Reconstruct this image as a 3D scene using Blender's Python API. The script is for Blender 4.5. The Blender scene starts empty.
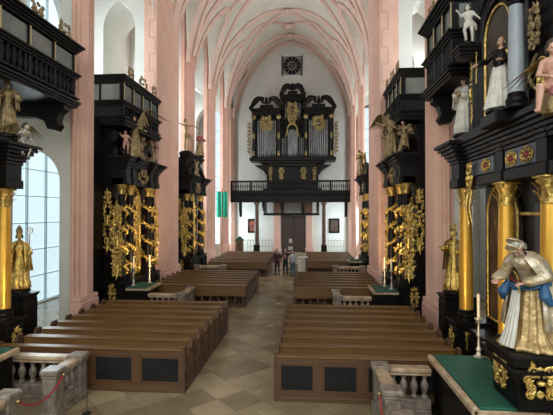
import bpy, math, random
from math import sin, cos, pi, tan, radians, atan2, sqrt, hypot
from mathutils import Vector, Matrix

S = bpy.context.scene
COL = S.collection
# ------------------------------------------------------------------ camera
F = 420.0; YAW = radians(4.56); EYE = 4.1
cam_d = bpy.data.cameras.new('camera'); cam = bpy.data.objects.new('camera', cam_d); COL.objects.link(cam)
cam_d.sensor_fit = 'HORIZONTAL'; cam_d.sensor_width = 36; cam_d.lens = F/553*36
cam_d.clip_end = 300
cam.location = (0, 0, EYE); cam.rotation_euler = (radians(90.75), 0, YAW)
S.camera = cam
def at(px, d, py=None):
    """photo column + distance ahead of the camera (+ row) -> world x, y (, z)"""
    xc = (px-276.5)*d/F
    x = xc*cos(YAW)-d*sin(YAW); y = xc*sin(YAW)+d*cos(YAW)
    return (x, y) if py is None else (x, y, EYE-(py-213)*d/F)
# ------------------------------------------------------------------ world, view
S.view_settings.view_transform = 'Standard'; S.view_settings.look = 'None'
S.view_settings.exposure = 0.5; S.view_settings.gamma = 1.0
S.view_settings.use_curve_mapping = False
w = bpy.data.worlds.new('sky'); S.world = w; w.use_nodes = True
w.node_tree.nodes['Background'].inputs[0].default_value = (0.62, 0.78, 0.85, 1)
w.node_tree.nodes['Background'].inputs[1].default_value = 1.0
S.cycles.max_bounces = 7; S.cycles.diffuse_bounces = 4; S.cycles.glossy_bounces = 3
S.cycles.sample_clamp_indirect = 3.0
S.cycles.use_denoising = True
def area(name, loc, rot, sx, sy, power, col=(1, 1, 1)):
    l = bpy.data.lights.new(name, 'AREA'); l.shape = 'RECTANGLE'; l.size = sx; l.size_y = sy
    l.energy = power; l.color = col
    o = bpy.data.objects.new(name, l); COL.objects.link(o); o.location = loc; o.rotation_euler = rot
    return o
def spot(name, loc, target, power, col=(1, .72, .38), ang=40, r=.08):
    l = bpy.data.lights.new(name, 'SPOT'); l.energy = power; l.color = col
    l.spot_size = radians(ang); l.spot_blend = .6; l.shadow_soft_size = r
    o = bpy.data.objects.new(name, l); COL.objects.link(o); o.location = loc
    o.rotation_euler = (Vector(target)-Vector(loc)).to_track_quat('-Z', 'Y').to_euler()
    return o
# added fill lights in the unseen chancel behind the camera (open end of the nave)
area('chancel_fill_light', (-2, -9, 13.5), (radians(72), 0, 0), 11, 13, 1150, (1, .965, .90))
area('chancel_left_fill_light', (-10.5, -1, 9), (0, radians(-90), 0), 9, 5, 450, (.9, .96, 1))
area('chancel_right_fill_light', (6.5, -1, 9), (0, radians(90), 0), 9, 5, 350, (.95, .97, 1))
BAYS = [(4.5, 13.6), (15.5, 20.9), (24.4, 27.2), (28.9, 33.3), (35.3, 39.6)]
for i, (a, b) in enumerate(BAYS):
    if i == 0: continue
    m = (a+b)/2; p = 520
    area('left_bay_window_light', (-12.0, m, 9), (0, radians(-90), 0), 11, 2.6, p, (.86, .95, 1))
    area('right_bay_window_light', (7.9, m, 9), (0, radians(90), 0), 11, 2.6, p*.9, (.9, .96, 1))
# fill lights added out of sight to brighten the wall under the organ gallery
area('porch_fill_light', (-9.0, 42.7, 2.8), (0, radians(-90), 0), 3.4, 2.4, 330, (.72, .9, 1))
area('porch_fill_light', (5.0, 42.7, 2.8), (0, radians(90), 0), 3.4, 2.4, 330, (.72, .9, 1))
# warm halogen spots that the church keeps on its altars
for sx, xx in ((1, 1.2), (-1, -5.2)):
    tx = 4.2 if sx > 0 else -8.3
    spot('altar_spot', (xx, 7.5, 1.4), (tx, 9.6, 3.2), 190, ang=75)
    spot('altar_spot', (xx-.2*sx, 16.4, 1.5), (tx-.6*sx, 18.6, 3.0), 480, ang=75)
    spot('altar_spot', (xx-.2*sx, 26.5, 1.6), (tx-.6*sx, 27.8, 3.4), 300, ang=75)

# ------------------------------------------------------------------ materials
def mat(name, col, rough=.5, metal=0, col2=None, scale=4, bump=0, bscale=20, detail=4, emit=None, estr=1, spec=.5, stretch=None, sheen=0):
    m = bpy.data.materials.new(name); m.use_nodes = True
    nt = m.node_tree; b = nt.nodes['Principled BSDF']
    b.inputs['Base Color'].default_value = (*col, 1); b.inputs['Roughness'].default_value = rough
    b.inputs['Metallic'].default_value = metal; b.inputs['Specular IOR Level'].default_value = spec
    tc = nt.nodes.new('ShaderNodeTexCoord'); mp = nt.nodes.new('ShaderNodeMapping')
    nt.links.new(tc.outputs['Object'], mp.inputs[0])
    if stretch: mp.inputs['Scale'].default_value = stretch
    if col2:
        n = nt.nodes.new('ShaderNodeTexNoise'); n.inputs['Scale'].default_value = scale; n.inputs['Detail'].default_value = detail
        r = nt.nodes.new('ShaderNodeValToRGB'); r.color_ramp.elements[0].position = .35; r.color_ramp.elements[1].position = .65
        r.color_ramp.elements[0].color = (*col, 1); r.color_ramp.elements[1].color = (*col2, 1)
        nt.links.new(mp.outputs[0], n.inputs['Vector']); nt.links.new(n.outputs['Fac'], r.inputs[0])
        nt.links.new(r.outputs[0], b.inputs['Base Color'])
    if bump:
        n2 = nt.nodes.new('ShaderNodeTexNoise'); n2.inputs['Scale'].default_value = bscale; n2.inputs['Detail'].default_value = 3
        bp = nt.nodes.new('ShaderNodeBump'); bp.inputs['Strength'].default_value = bump; bp.inputs['Distance'].default_value = .03
        nt.links.new(mp.outputs[0], n2.inputs['Vector']); nt.links.new(n2.outputs['Fac'], bp.inputs['Height'])
        nt.links.new(bp.outputs[0], b.inputs['Normal'])
    if emit:
        b.inputs['Emission Color'].default_value = (*emit, 1); b.inputs['Emission Strength'].default_value = estr
    return m
M = {}
M['plaster'] = mat('plaster', (.64, .625, .57), .85, col2=(.58, .565, .515), scale=.6, bump=.1, bscale=6)
M['vault'] = mat('vault_plaster', (.66, .60, .52), .9, col2=(.57, .52, .44), scale=.5)
M['pink'] = mat('pink_stone', (.69, .42, .33), .8, col2=(.62, .36, .28), scale=1.1, bump=.15, bscale=9)
M['rib'] = mat('rib_stone', (.68, .47, .39), .85, col2=(.60, .41, .34), scale=1.5)
M['joint'] = mat('joint_line', (.36, .19, .15), .9)
M['wood'] = mat('pew_wood', (.185, .092, .028), .40, col2=(.115, .055, .017), scale=3, stretch=(.35, 4, 9), bump=.08, bscale=12)
M['wood_front_shaded'] = mat('front_board_wood_shaded', (.115, .052, .019), .45, col2=(.075, .034, .013), scale=3, stretch=(.35, 4, 9))  # pew wood darkened: shade on the upright fronts put into the colour
M['wood_dark'] = mat('pew_end_wood', (.10, .047, .022), .45, col2=(.065, .03, .015), scale=4, stretch=(3, 3, .6))
M['panel'] = mat('pew_panel', (.009, .009, .009), .6, col2=(.014, .013, .012), scale=5, spec=.2)
M['black'] = mat('black_varnish', (.0045, .004, .004), .4, col2=(.009, .007, .006), scale=3, bump=.1, bscale=14, spec=.16)
M['blackdull'] = mat('ebonised_wood', (.007, .007, .007), .55, col2=(.013, .012, .012), scale=2, spec=.18)
M['gold'] = mat('gilding', (.92, .66, .20), .32, .85, col2=(.42, .28, .08), scale=11, bump=.6, bscale=30)
M['giltstrip'] = mat('gilt_moulding', (.46, .37, .20), .5, .4)
M['goldcol'] = mat('gilded_shaft', (.80, .45, .07), .33, .6, col2=(.70, .37, .055), scale=2)
M['oldgold'] = mat('tarnished_gilding', (.40, .28, .13), .5, .6, col2=(.17, .12, .06), scale=7, bump=.6, bscale=22)
M['silver'] = mat('silver_leaf', (.55, .52, .47), .42, .6, col2=(.38, .34, .28), scale=8, bump=.4, bscale=20)
M['silvergold'] = mat('silver_gold_cloth', (.68, .60, .47), .4, .45, col2=(.46, .33, .16), scale=6, bump=.6, bscale=16)
M['paintflesh'] = mat('painted_figure_tones', (.26, .13, .07), .5, col2=(.12, .05, .025), scale=5)
M['cope'] = mat('pale_gold_cloth', (.66, .47, .22), .38, .5, col2=(.42, .27, .11), scale=5, bump=.6, bscale=14)
M['flesh'] = mat('painted_flesh', (.58, .33, .23), .5, col2=(.5, .27, .19), scale=6)
M['skin'] = mat('skin', (.55, .34, .25), .55)
M['white'] = mat('white_painted_cloth', (.70, .66, .58), .6, col2=(.56, .52, .44), scale=6, bump=.3, bscale=16)
M['blue'] = mat('blue_lining', (.03, .12, .24), .4, col2=(.02, .08, .17), scale=5)
M['bluecol'] = mat('blue_grey_marble', (.24, .26, .29), .4, col2=(.36, .38, .40), scale=3, stretch=(1, 1, .4))
M['frieze'] = mat('slate_blue_panel', (.05, .065, .09), .4, col2=(.07, .085, .11), scale=4)
M['darkblue'] = mat('dark_blue_panel', (.012, .018, .03), .4, col2=(.02, .028, .045), scale=3)
M['brownp'] = mat('brown_niche', (.055, .032, .02), .6, col2=(.035, .02, .014), scale=3)
M['hair'] = mat('brown_hair', (.05, .03, .02), .7, bump=.5, bscale=30)
M['green'] = mat('green_cloth', (.012, .105, .062), .75, col2=(.009, .08, .048), scale=6)
M['stone'] = mat('veined_marble', (.29, .24, .19), .38, col2=(.14, .105, .08), scale=7, detail=7)
M['pinkmarble'] = mat('yellow_marble', (.52, .40, .26), .35, col2=(.36, .22, .13), scale=6, detail=7)
M['rope'] = mat('red_rope', (.32, .02, .02), .7)
M['brass'] = mat('brass', (.6, .42, .16), .3, .9)
M['wax'] = mat('candle_wax', (.72, .64, .46), .5)
M['iron'] = mat('wrought_iron', (.35, .37, .37), .5, .5)
M['steel'] = mat('dark_iron', (.03, .03, .03), .5, .5)
M['tin'] = mat('organ_pipe_tin', (.19, .19, .18), .42, .6, col2=(.12, .12, .12), scale=2)
M['banner'] = mat('green_banner', (.03, .55, .36), .7, col2=(.02, .45, .29), scale=4)
M['door'] = mat('door_wood', (.045, .022, .015), .5, col2=(.03, .015, .01), scale=4, stretch=(4, 4, .5))
M['glassdark'] = mat('oratory_glass', (.13, .15, .14), .16, col2=(.18, .19, .17), scale=1.5, spec=.8)
M['pane'] = mat('window_pane', (.7, .8, .85), .3, emit=(.66, .85, .93), estr=.60)
M['lead'] = mat('window_lead', (.62, .72, .76), .6)
M['orgold'] = mat('organ_gilding', (.45, .33, .12), .42, .7, col2=(.10, .075, .035), scale=10, bump=.5, bscale=22)
M['painting'] = mat('dark_oil_painting', (.03, .02, .014), .4, col2=(.09, .05, .03), scale=2.5, detail=5)
M['redpaint'] = mat('red_oil_painting', (.03, .02, .018), .4, col2=(.35, .08, .05), scale=2.2, detail=3)
M['jean'] = mat('blue_denim', (.06, .11, .2), .8)
M['navy'] = mat('dark_trousers', (.015, .017, .03), .8)
M['maroon'] = mat('maroon_jumper', (.055, .012, .02), .8)
M['blackcloth'] = mat('black_jacket', (.014, .014, .017), .8)
M['rose'] = mat('rose_shirt', (.42, .16, .17), .8)
M['greycloth'] = mat('pale_grey_top', (.42, .44, .47), .8)
M['clock'] = mat('clock_face', (.26, .25, .22), .7, col2=(.2, .19, .17), scale=2)
M['redmarble'] = mat('red_stone', (.25, .04, .03), .4)

# floor: big marble slabs laid on the diagonal
def floor_mat():
    m = bpy.data.materials.new('marble_floor'); m.use_nodes = True; nt = m.node_tree; N = nt.nodes; Lk = nt.links
    b = N['Principled BSDF']; tc = N.new('ShaderNodeTexCoord'); mp = N.new('ShaderNodeMapping')
    mp.inputs['Rotation'].default_value = (0, 0, radians(45)); Lk.new(tc.outputs['Object'], mp.inputs[0])
    br = N.new('ShaderNodeTexBrick'); br.offset = 0; br.inputs['Scale'].default_value = 1.0
    br.inputs['Brick Width'].default_value = .72; br.inputs['Row Height'].default_value = .72
    br.inputs['Mortar Size'].default_value = .006; br.inputs['Bias'].default_value = 0
    br.inputs['Color1'].default_value = (.42, .33, .20, 1); br.inputs['Color2'].default_value = (.22, .16, .095, 1)
    br.inputs['Mortar'].default_value = (.16, .125, .085, 1)
    Lk.new(mp.outputs[0], br.inputs['Vector'])
    n = N.new('ShaderNodeTexNoise'); n.inputs['Scale'].default_value = 1.6; n.inputs['Detail'].default_value = 6
    Lk.new(tc.outputs['Object'], n.inputs['Vector'])
    mx = N.new('ShaderNodeMix'); mx.data_type = 'RGBA'; mx.blend_type = 'MULTIPLY'; mx.inputs[0].default_value = .6
    r = N.new('ShaderNodeValToRGB'); r.color_ramp.elements[0].position = .3; r.color_ramp.elements[1].position = .7
    r.color_ramp.elements[0].color = (.62, .6, .58, 1); r.color_ramp.elements[1].color = (1.1, 1.08, 1.0, 1)
    Lk.new(n.outputs['Fac'], r.inputs[0]); Lk.new(br.outputs['Color'], mx.inputs[6]); Lk.new(r.outputs[0], mx.inputs[7])
    Lk.new(mx.outputs[2], b.inputs['Base Color'])
    r2 = N.new('ShaderNodeMapRange'); r2.inputs['To Min'].default_value = .14; r2.inputs['To Max'].default_value = .34
    Lk.new(n.outputs['Fac'], r2.inputs[0]); Lk.new(r2.outputs[0], b.inputs['Roughness'])
    return m
M['floor'] = floor_mat()

# ------------------------------------------------------------------ mesh builder
class MB:
    def __init__(s): s.rf = 1; s.v = []; s.f = []; s.mi = []; s.mats = []; s.k = 0; s.T = None
    def mat(s, m):
        if m not in s.mats: s.mats.append(m)
        s.k = s.mats.index(m); return s
    def add(s, vs, fs):
        o = len(s.v)
        if s.T is not None: vs = [tuple(s.T @ Vector(p)) for p in vs]
        s.v += [tuple(p) for p in vs]; s.f += [tuple(i+o for i in q) for q in fs]; s.mi += [s.k]*len(fs)
    def box(s, x0, x1, y0, y1, z0, z1, bv=0):
        if x0 > x1: x0, x1 = x1, x0
        if y0 > y1: y0, y1 = y1, y0
        if not bv:
            s.add([(x0,y0,z0),(x1,y0,z0),(x1,y1,z0),(x0,y1,z0),(x0,y0,z1),(x1,y0,z1),(x1,y1,z1),(x0,y1,z1)],
                  [(3,2,1,0),(4,5,6,7),(0,1,5,4),(1,2,6,5),(2,3,7,6),(3,0,4,7)])
        else:
            c = min(bv, (x1-x0)/3, (y1-y0)/3, (z1-z0)/3)
            def ring(i, z): return [(x0+i,y0+c,z),(x0+c,y0+i,z),(x1-c,y0+i,z),(x1-i,y0+c,z),(x1-i,y1-c,z),(x1-c,y1-i,z),(x0+c,y1-i,z),(x0+i,y1-c,z)]
            vs = ring(c*.9, z0)+ring(0, z0+c)+ring(0, z1-c)+ring(c*.9, z1)
            fs = [tuple(range(7,-1,-1)), tuple(range(24,32))]
            for k in range(3):
                for j in range(8): a=k*8+j; b2=k*8+(j+1)%8; fs.append((a,b2,b2+8,a+8))
            s.add(vs, fs)
    def prism(s, poly, d0, d1, axis='z'):
        """poly in the plane across axis; extruded from d0 to d1"""
        def P(p, d):
            return {'z': (p[0],p[1],d), 'y': (p[0],d,p[1]), 'x': (d,p[0],p[1])}[axis]
        n = len(poly); vs = [P(p,d0) for p in poly]+[P(p,d1) for p in poly]
        fs = [tuple(range(n))[::-1], tuple(range(n,2*n))]+[(i,(i+1)%n,(i+1)%n+n,i+n) for i in range(n)]
        s.add(vs, fs)
    def lathe(s, prof, c=(0,0,0), n=16, fx=1, fy=1, fold=None):
        vs = []; fs = []
        for (r, z) in prof:
            for j in range(n):
                a = 2*pi*j/n; rr = r*(fold(a, z) if fold else 1)
                vs.append((c[0]+rr*fx*cos(a), c[1]+rr*fy*sin(a), c[2]+z))
        for k in range(len(prof)-1):
            for j in range(n): a=k*n+j; b=k*n+(j+1)%n; fs.append((a,b,b+n,a+n))
        fs.append(tuple(range(n))[::-1]); L=(len(prof)-1)*n; fs.append(tuple(range(L,L+n)))
        s.add(vs, fs)
    def tube(s, pts, rad, n=8, sx=1.0):
        pts = [Vector(p) for p in pts]; m = len(pts)
        if not hasattr(rad, '__len__'): rad = [rad]*m
        t0 = (pts[1]-pts[0]).normalized(); up = Vector((0,0,1)) if abs(t0.z) < .9 else Vector((0,1,0))
        nrm = t0.cross(up).normalized(); vs = []; fs = []
        for i in range(m):
            t = (pts[min(i+1,m-1)]-pts[max(i-1,0)])
            if t.length < 1e-9: t = t0
            t = t.normalized(); nrm = (nrm - t*nrm.dot(t))
            nrm = nrm.normalized() if nrm.length > 1e-6 else t.orthogonal().normalized()
            bn = t.cross(nrm)
            for j in range(n):
                a = 2*pi*j/n; vs.append(pts[i]+nrm*(cos(a)*rad[i])+bn*(sin(a)*rad[i]*sx))
        for k in range(m-1):
            for j in range(n): a=k*n+j; b=k*n+(j+1)%n; fs.append((a,b,b+n,a+n))
        fs.append(tuple(range(n))[::-1]); fs.append(tuple(range((m-1)*n, m*n)))
        s.add(vs, fs)
    def ball(s, c, r, n=10, m=7):
        if not hasattr(r, '__len__'): r = (r,r,r)
        r = tuple(q*s.rf for q in r)
        vs = [(c[0],c[1],c[2]-r[2])]; fs = []
        for i in range(1, m):
            p = -pi/2+pi*i/m
            for j in range(n): a=2*pi*j/n; vs.append((c[0]+r[0]*cos(p)*cos(a), c[1]+r[1]*cos(p)*sin(a), c[2]+r[2]*sin(p)))
        vs.append((c[0],c[1],c[2]+r[2])); T=len(vs)-1
        for j in range(n): fs.append((0,1+(j+1)%n,1+j)); fs.append((T,T-n+j,T-n+(j+1)%n))
        for i in range(m-2):
            for j in range(n): a=1+i*n+j; b=1+i*n+(j+1)%n; fs.append((a,b,b+n,a+n))
        s.add(vs, fs)
    def cap(s, p0, r0, p1, r1, n=10):
        """tapered limb with round ends"""
        p0 = Vector(p0); p1 = Vector(p1); t = (p1-p0); r0 *= s.rf; r1 *= s.rf
        if t.length < 1e-5: s.ball(p0, r0/s.rf); return
        t.normalize(); pts = []; rr = []
        for a in (-80,-50,-20): pts.append(p0+t*(sin(radians(a))*r0)); rr.append(cos(radians(a))*r0)
        pts += [p0, p1]; rr += [r0, r1]
        for a in (20,50,80): pts.append(p1+t*(sin(radians(a))*r1)); rr.append(cos(radians(a))*r1)
        s.tube(pts, rr, n)
    def scroll(s, c, R, turns=1.4, r=.03, a0=0, dirn=1, plane='xz', n=6, stem=None):
        pts = []; rr = []; K = int(14*turns)
        for i in range(K+1):
            t = i/K; a = a0+dirn*t*turns*2*pi; q = R*(1-.8*t)
            u, v2 = q*cos(a), q*sin(a)
            pts.append((c[0]+u, c[1], c[2]+v2) if plane == 'xz' else (c[0], c[1]+u, c[2]+v2)); rr.append(r*(1-.45*t))
        if stem: pts.insert(0, stem); rr.insert(0, r*.5)
        s.tube(pts, rr, n); s.ball(pts[-1], r*1.1, 6, 5)
    def leaf(s, p, ang, L, W, th=.02, lift=.3):
        """acanthus leaf in the local xz plane rooted at p"""
        prof = [(0,.15),(.15,.55),(.3,.8),(.38,.55),(.5,.95),(.6,.6),(.72,.7),(.85,.4),(1,.04)]
        ca, sa = cos(ang), sin(ang); vs = []; n = len(prof)
        for t, wd in prof:
            for sd, o in ((-1,0),(0,1),(1,0),(0,-1)):
                u = t*L; v2 = sd*wd*W/2; yy = -(lift*L*t*t)-(th*.9 if o > 0 else 0)+(th*.5 if o < 0 else 0)
                vs.append((p[0]+u*ca-v2*sa, p[1]+yy, p[2]+u*sa+v2*ca))
        fs = []
        for k in range(n-1):
            for j in range(4): a=k*4+j; b=k*4+(j+1)%4; fs.append((a,b,b+4,a+4))
        fs.append((3,2,1,0)); fs.append(tuple(range(4*n-4,4*n)))
        s.add(vs, fs)
    def mesh(s, name, smooth=35):
        me = bpy.data.meshes.new(name); me.from_pydata(s.v, [], s.f)
        for m in s.mats: me.materials.append(m)
        me.polygons.foreach_set('material_index', s.mi)
        me.update()
        if smooth:
            me.polygons.foreach_set('use_smooth', [True]*len(me.polygons))
            try: me.set_sharp_from_angle(angle=radians(smooth))
            except Exception: pass
        return me
    def build(s, name, m=None, parent=None, smooth=35, recalc=True):
        if m is not None and not s.mats: s.mats = [m]
        me = s.mesh(name, 0)
        if recalc:
            import bmesh
            bm = bmesh.new(); bm.from_mesh(me); bmesh.ops.recalc_face_normals(bm, faces=bm.faces); bm.to_mesh(me); bm.free()
        if smooth:
            me.polygons.foreach_set('use_smooth', [True]*len(me.polygons))
            me.set_sharp_from_angle(angle=radians(smooth))
        o = bpy.data.objects.new(name, me); COL.objects.link(o); o.parent = parent
        return o
def tag(o, label=None, cat=None, group=None, kind=None):
    if label: o['label'] = label
    if cat: o['category'] = cat
    if group: o['group'] = group
    if kind: o['kind'] = kind
    return o
def empty(name, loc=(0,0,0), rz=0, label=None, cat=None, group=None):
    o = bpy.data.objects.new(name, None); COL.objects.link(o); o.empty_display_size = .2
    o.location = loc; o.rotation_euler = (0,0,rz); tag(o, label, cat, group); return o
def copy_tree(o, parent=None, kids=None):
    c = o.copy(); COL.objects.link(c); c.parent = parent
    for ch in (kids[o] if kids else list(o.children)): copy_tree(ch, c)
    return c
def struct(o): o['kind'] = 'structure'; return o
# ------------------------------------------------------------------ the church shell
XC, HW = -2.0, 6.05
XL, XR = -12.2, 8.1
YB = 44.5
PIERS = [(13.6, 15.5), (20.9, 24.4), (27.2, 28.9), (33.3, 35.3), (39.6, 41.2)]
ZS, ZCROWN, ZLUN = 14.2, 22.3, 19.4
mb = MB(); mb.box(XL-.6, XR+.6, -12, YB+.6, -.3, 0); struct(mb.build('floor', M['floor'], smooth=0))

def arch_top(x, xa, xb, zs, k):
    c = (xa+xb)/2; a = (xb-xa)/2; R = a*k
    d = abs(x-c)+(R-a)
    return zs+sqrt(max(R*R-d*d, 0))
def arched_wall(mb, u0, u1, z0, z1, t0, t1, opens, axis='y', n=14):
    """solid wall in the u-z plane, pierced by arched openings (ua, ub, zbottom, zspring, pointedness)"""
    cuts = {u0, u1}
    for (a, b, zb, zs, k) in opens:
        for i in range(n+1): cuts.add(round((a+b)/2-(b-a)/2*cos(pi*i/n), 5))
    cuts = sorted(c for c in cuts if u0-1e-6 <= c <= u1+1e-6)
    def P(u, t, z): return (u, t, z) if axis == 'y' else (t, u, z)
    def piece(ua, ub, za0, za1, zb0, zb1):
        mb.add([P(ua,t0,za0),P(ub,t0,za1),P(ub,t1,za1),P(ua,t1,za0),P(ua,t0,zb0),P(ub,t0,zb1),P(ub,t1,zb1),P(ua,t1,zb0)],
               [(3,2,1,0),(4,5,6,7),(0,1,5,4),(1,2,6,5),(2,3,7,6),(3,0,4,7)])
    # merge runs without openings
    for ua, ub in zip(cuts, cuts[1:]):
        m = (ua+ub)/2; here = sorted([o for o in opens if o[0] < m < o[1]], key=lambda o: o[2])
        z = z0; za = z0
        for (a, b, zb, zs, k) in here:
            if zb > z0+1e-4: piece(ua, ub, z, za, zb, zb)
            z, za = arch_top(ua, a, b, zs, k), arch_top(ub, a, b, zs, k)
        piece(ua, ub, z, za, z1, z1)

# back wall, outer walls with their windows
mb = MB(); mb.box(XL-.6, XR+.6, YB, YB+.6, 0, 24); struct(mb.build('wall_back', M['plaster'], smooth=0))
wn = 0
for side, X, nm in ((-1, XL, 'left'), (1, XR, 'right')):
    mb = MB(); ops = []
    for i, (a, b) in enumerate(BAYS):
        m = (a+b)/2
        zb = .05 if (side < 0 and i == 1) else 2.6
        hw_ = 2.0 if (side < 0 and i == 1) else 1.3 if b-a > 3 else 1.0
        ops.append((m-hw_, m+hw_, zb, 12.6, 1.35))
    arched_wall(mb, -12, YB, 0, 22, X, X+side*.6, ops, axis='x')
    struct(mb.build('wall_'+nm, M['plaster'], smooth=0))
    for o in ops:
        wn += 1; a, b, zb, zs, k = o
        poly = [(a, zb), (b, zb)]+[(b-(b-a)*j/16, arch_top(b-(b-a)*j/16, a, b, zs, k)) for j in range(17)]
        fr = MB()
        for j in range(1, 3): yy = a+(b-a)*j/3; fr.box(X+side*.16, X+side*.28, yy-.025, yy+.025, zb, arch_top(yy, a, b, zs, k))
        zz = zb+1.2
        while zz < zs: fr.box(X+side*.19, X+side*.25, a, b, zz-.018, zz+.018); zz += 1.2
        wo = struct(fr.build('window_%d' % wn, M['lead'], smooth=0))
        pn = MB(); pn.prism(poly, X+side*.3, X+side*.34, axis='x'); pn.build('pane', M['pane'], wo, smooth=0)

# the vault: nave barrel with a lunette over every bay
LB = [(-2.0, 4.0), (4.5, 13.6), (15.5, 20.9), (24.4, 27.2), (28.9, 33.3), (35.3, 39.6), (41.2, 44.0)]
def zb_(x):
    q = abs(x-XC)/HW
    return ZS+(ZCROWN-ZS)*(max(1-q**1.7, 0))**.60 if q < 1 else ZS
def zl_(y):
    for a, b in LB:
        if a < y < b:
            q = abs(y-(a+b)/2)/((b-a)/2); return ZS+(ZLUN-ZS)*(max(1-q**1.9, 0))**.55
    return ZS
def vz(x, y): return max(zb_(x), zl_(y)) if abs(x-XC) < HW+.1 else ZLUN+.35
xs = [XL, XL+2]+[XC-HW-.3]+[XC+HW*sin(radians(a)) for a in range(-90, 91, 5)]+[XC+HW+.3, XR-2, XR]
ys = [-2.0]
for a, b in LB:
    ys += [(a+b)/2-(b-a)/2*cos(pi*j/16) for j in range(17)]
ys += [44.0, YB]
ys = sorted(set(round(y, 4) for y in ys))
mb = MB(); vs = [(x, y, vz(x, y)) for y in ys for x in xs]; nx = len(xs)
fs = [(j*nx+i, j*nx+i+1, (j+1)*nx+i+1, (j+1)*nx+i) for j in range(len(ys)-1) for i in range(nx-1)]
mb.add(vs, fs)
ce = mb.build('ceiling', M['vault'], smooth=40, recalc=False); struct(ce)
md = ce.modifiers.new('thick', 'SOLIDIFY'); md.thickness = .25; md.offset = 1

# net ribs
tn = 0
def rib(path, r=.15, name=None):
    global tn
    pts = []
    for (p, q) in zip(path, path[1:]):
        K = 14
        for k in range(K): t = k/K; pts.append((p[0]+(q[0]-p[0])*t, p[1]+(q[1]-p[1])*t))
    pts.append(path[-1]); P3 = [(x, y, vz(x, y)-.06) for x, y in pts]
    m2 = MB(); m2.tube(P3, r, 6, 1.5); tn += 1
    struct(m2.build('trim_%d' % tn, M['rib']))
YP = [(a+b)/2 for a, b in PIERS]+[44.35]
YP[1] = 23.6
for i in range(1, 5):
    Y0, Y1 = YP[i], YP[i+1]; la, lb = LB[i+2]; m = (la+lb)/2
    def groin(s):
        out = []
        for k in range(17):
            y = la+(lb-la)*(1-cos(pi*k/16))/2; h = (zl_(y)-ZS)/(ZCROWN-ZS); q = (max(1-h**(1/.60), 0))**(1/1.7)
            out.append((XC+s*HW*q, y))
        return out
    for s in (-1, 1):
        e = XC+s*(HW-.05)
        rib(groin(s), .16)
        rib([(e, Y0), (XC, m)], .19); rib([(e, Y1), (XC, m)], .19)
        if i < 4: rib([(XC+s*HW*.70, m), (XC+s*HW*.4, m+(Y1-Y0)*.02), (XC, Y1)], .13)
    if i == 1: rib([(XC-HW+.05, Y0), (XC, Y0), (XC+HW-.05, Y0)], .3)
rib([(XC-HW+.05, 44.3), (XC, 44.3), (XC+HW-.05, 44.3)], .24)
for i, y in enumerate([(la+lb)/2 for la, lb in LB[3:]]+YP[1:5]):      # carved bosses on the crown
    m2 = MB(); z = vz(XC, y)-.3; m2.lathe([(.02,-.1),(.3,-.06),(.42,.05),(.42,.2),(.2,.3)], (XC, y, z), 12)
    for j in range(8): a = j*pi/4; m2.ball((XC+.5*cos(a), y+.5*sin(a), z+.1), (.2,.2,.08), 8, 5)
    tn += 1; struct(m2.build('trim_%d' % tn, M['rib']))

# piers and the cross walls behind them
def clustered(side, x, y0, y1, ow=1):
    """plan of a moulded pier end, nave face at x, body running outward"""
    o = side*ow; w = y1-y0; P = []
    P.append((x+o*.60, y0+.30))
    P += [(x+o*.34, y0+.30), (x+o*.34, y0+.08), (x+o*.30, y0), (x+o*.24, y0+.02), (x+o*.22, y0+.16), (x+o*.14, y0+.18), (x+o*.10, y0+.30), (x+o*.02, y0+.36)]
    n = 4
    for k in range(n):
        ya = y0+.36+(w-.72)*k/n; yb = y0+.36+(w-.72)*(k+1)/n; d = (yb-ya)
        P += [(x+o*.02, ya+d*.1), (x-side*.09, ya+d*.3), (x-side*.12, ya+d*.5), (x-side*.09, ya+d*.7), (x+o*.02, ya+d*.9)]
    P += [(2*0+p[0], y0+y1-p[1]) for p in reversed(P[1:9])]
    P.append((x+o*.60, y1-.30))
    return P
XIN = {0: (XC-HW-.05, XC+HW+.08), 1: (-7.75, 3.35), 2: (XC-HW, XC+HW), 3: (XC-HW, XC+HW), 4: (XC-HW, XC+HW)}
pn_ = 0
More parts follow.
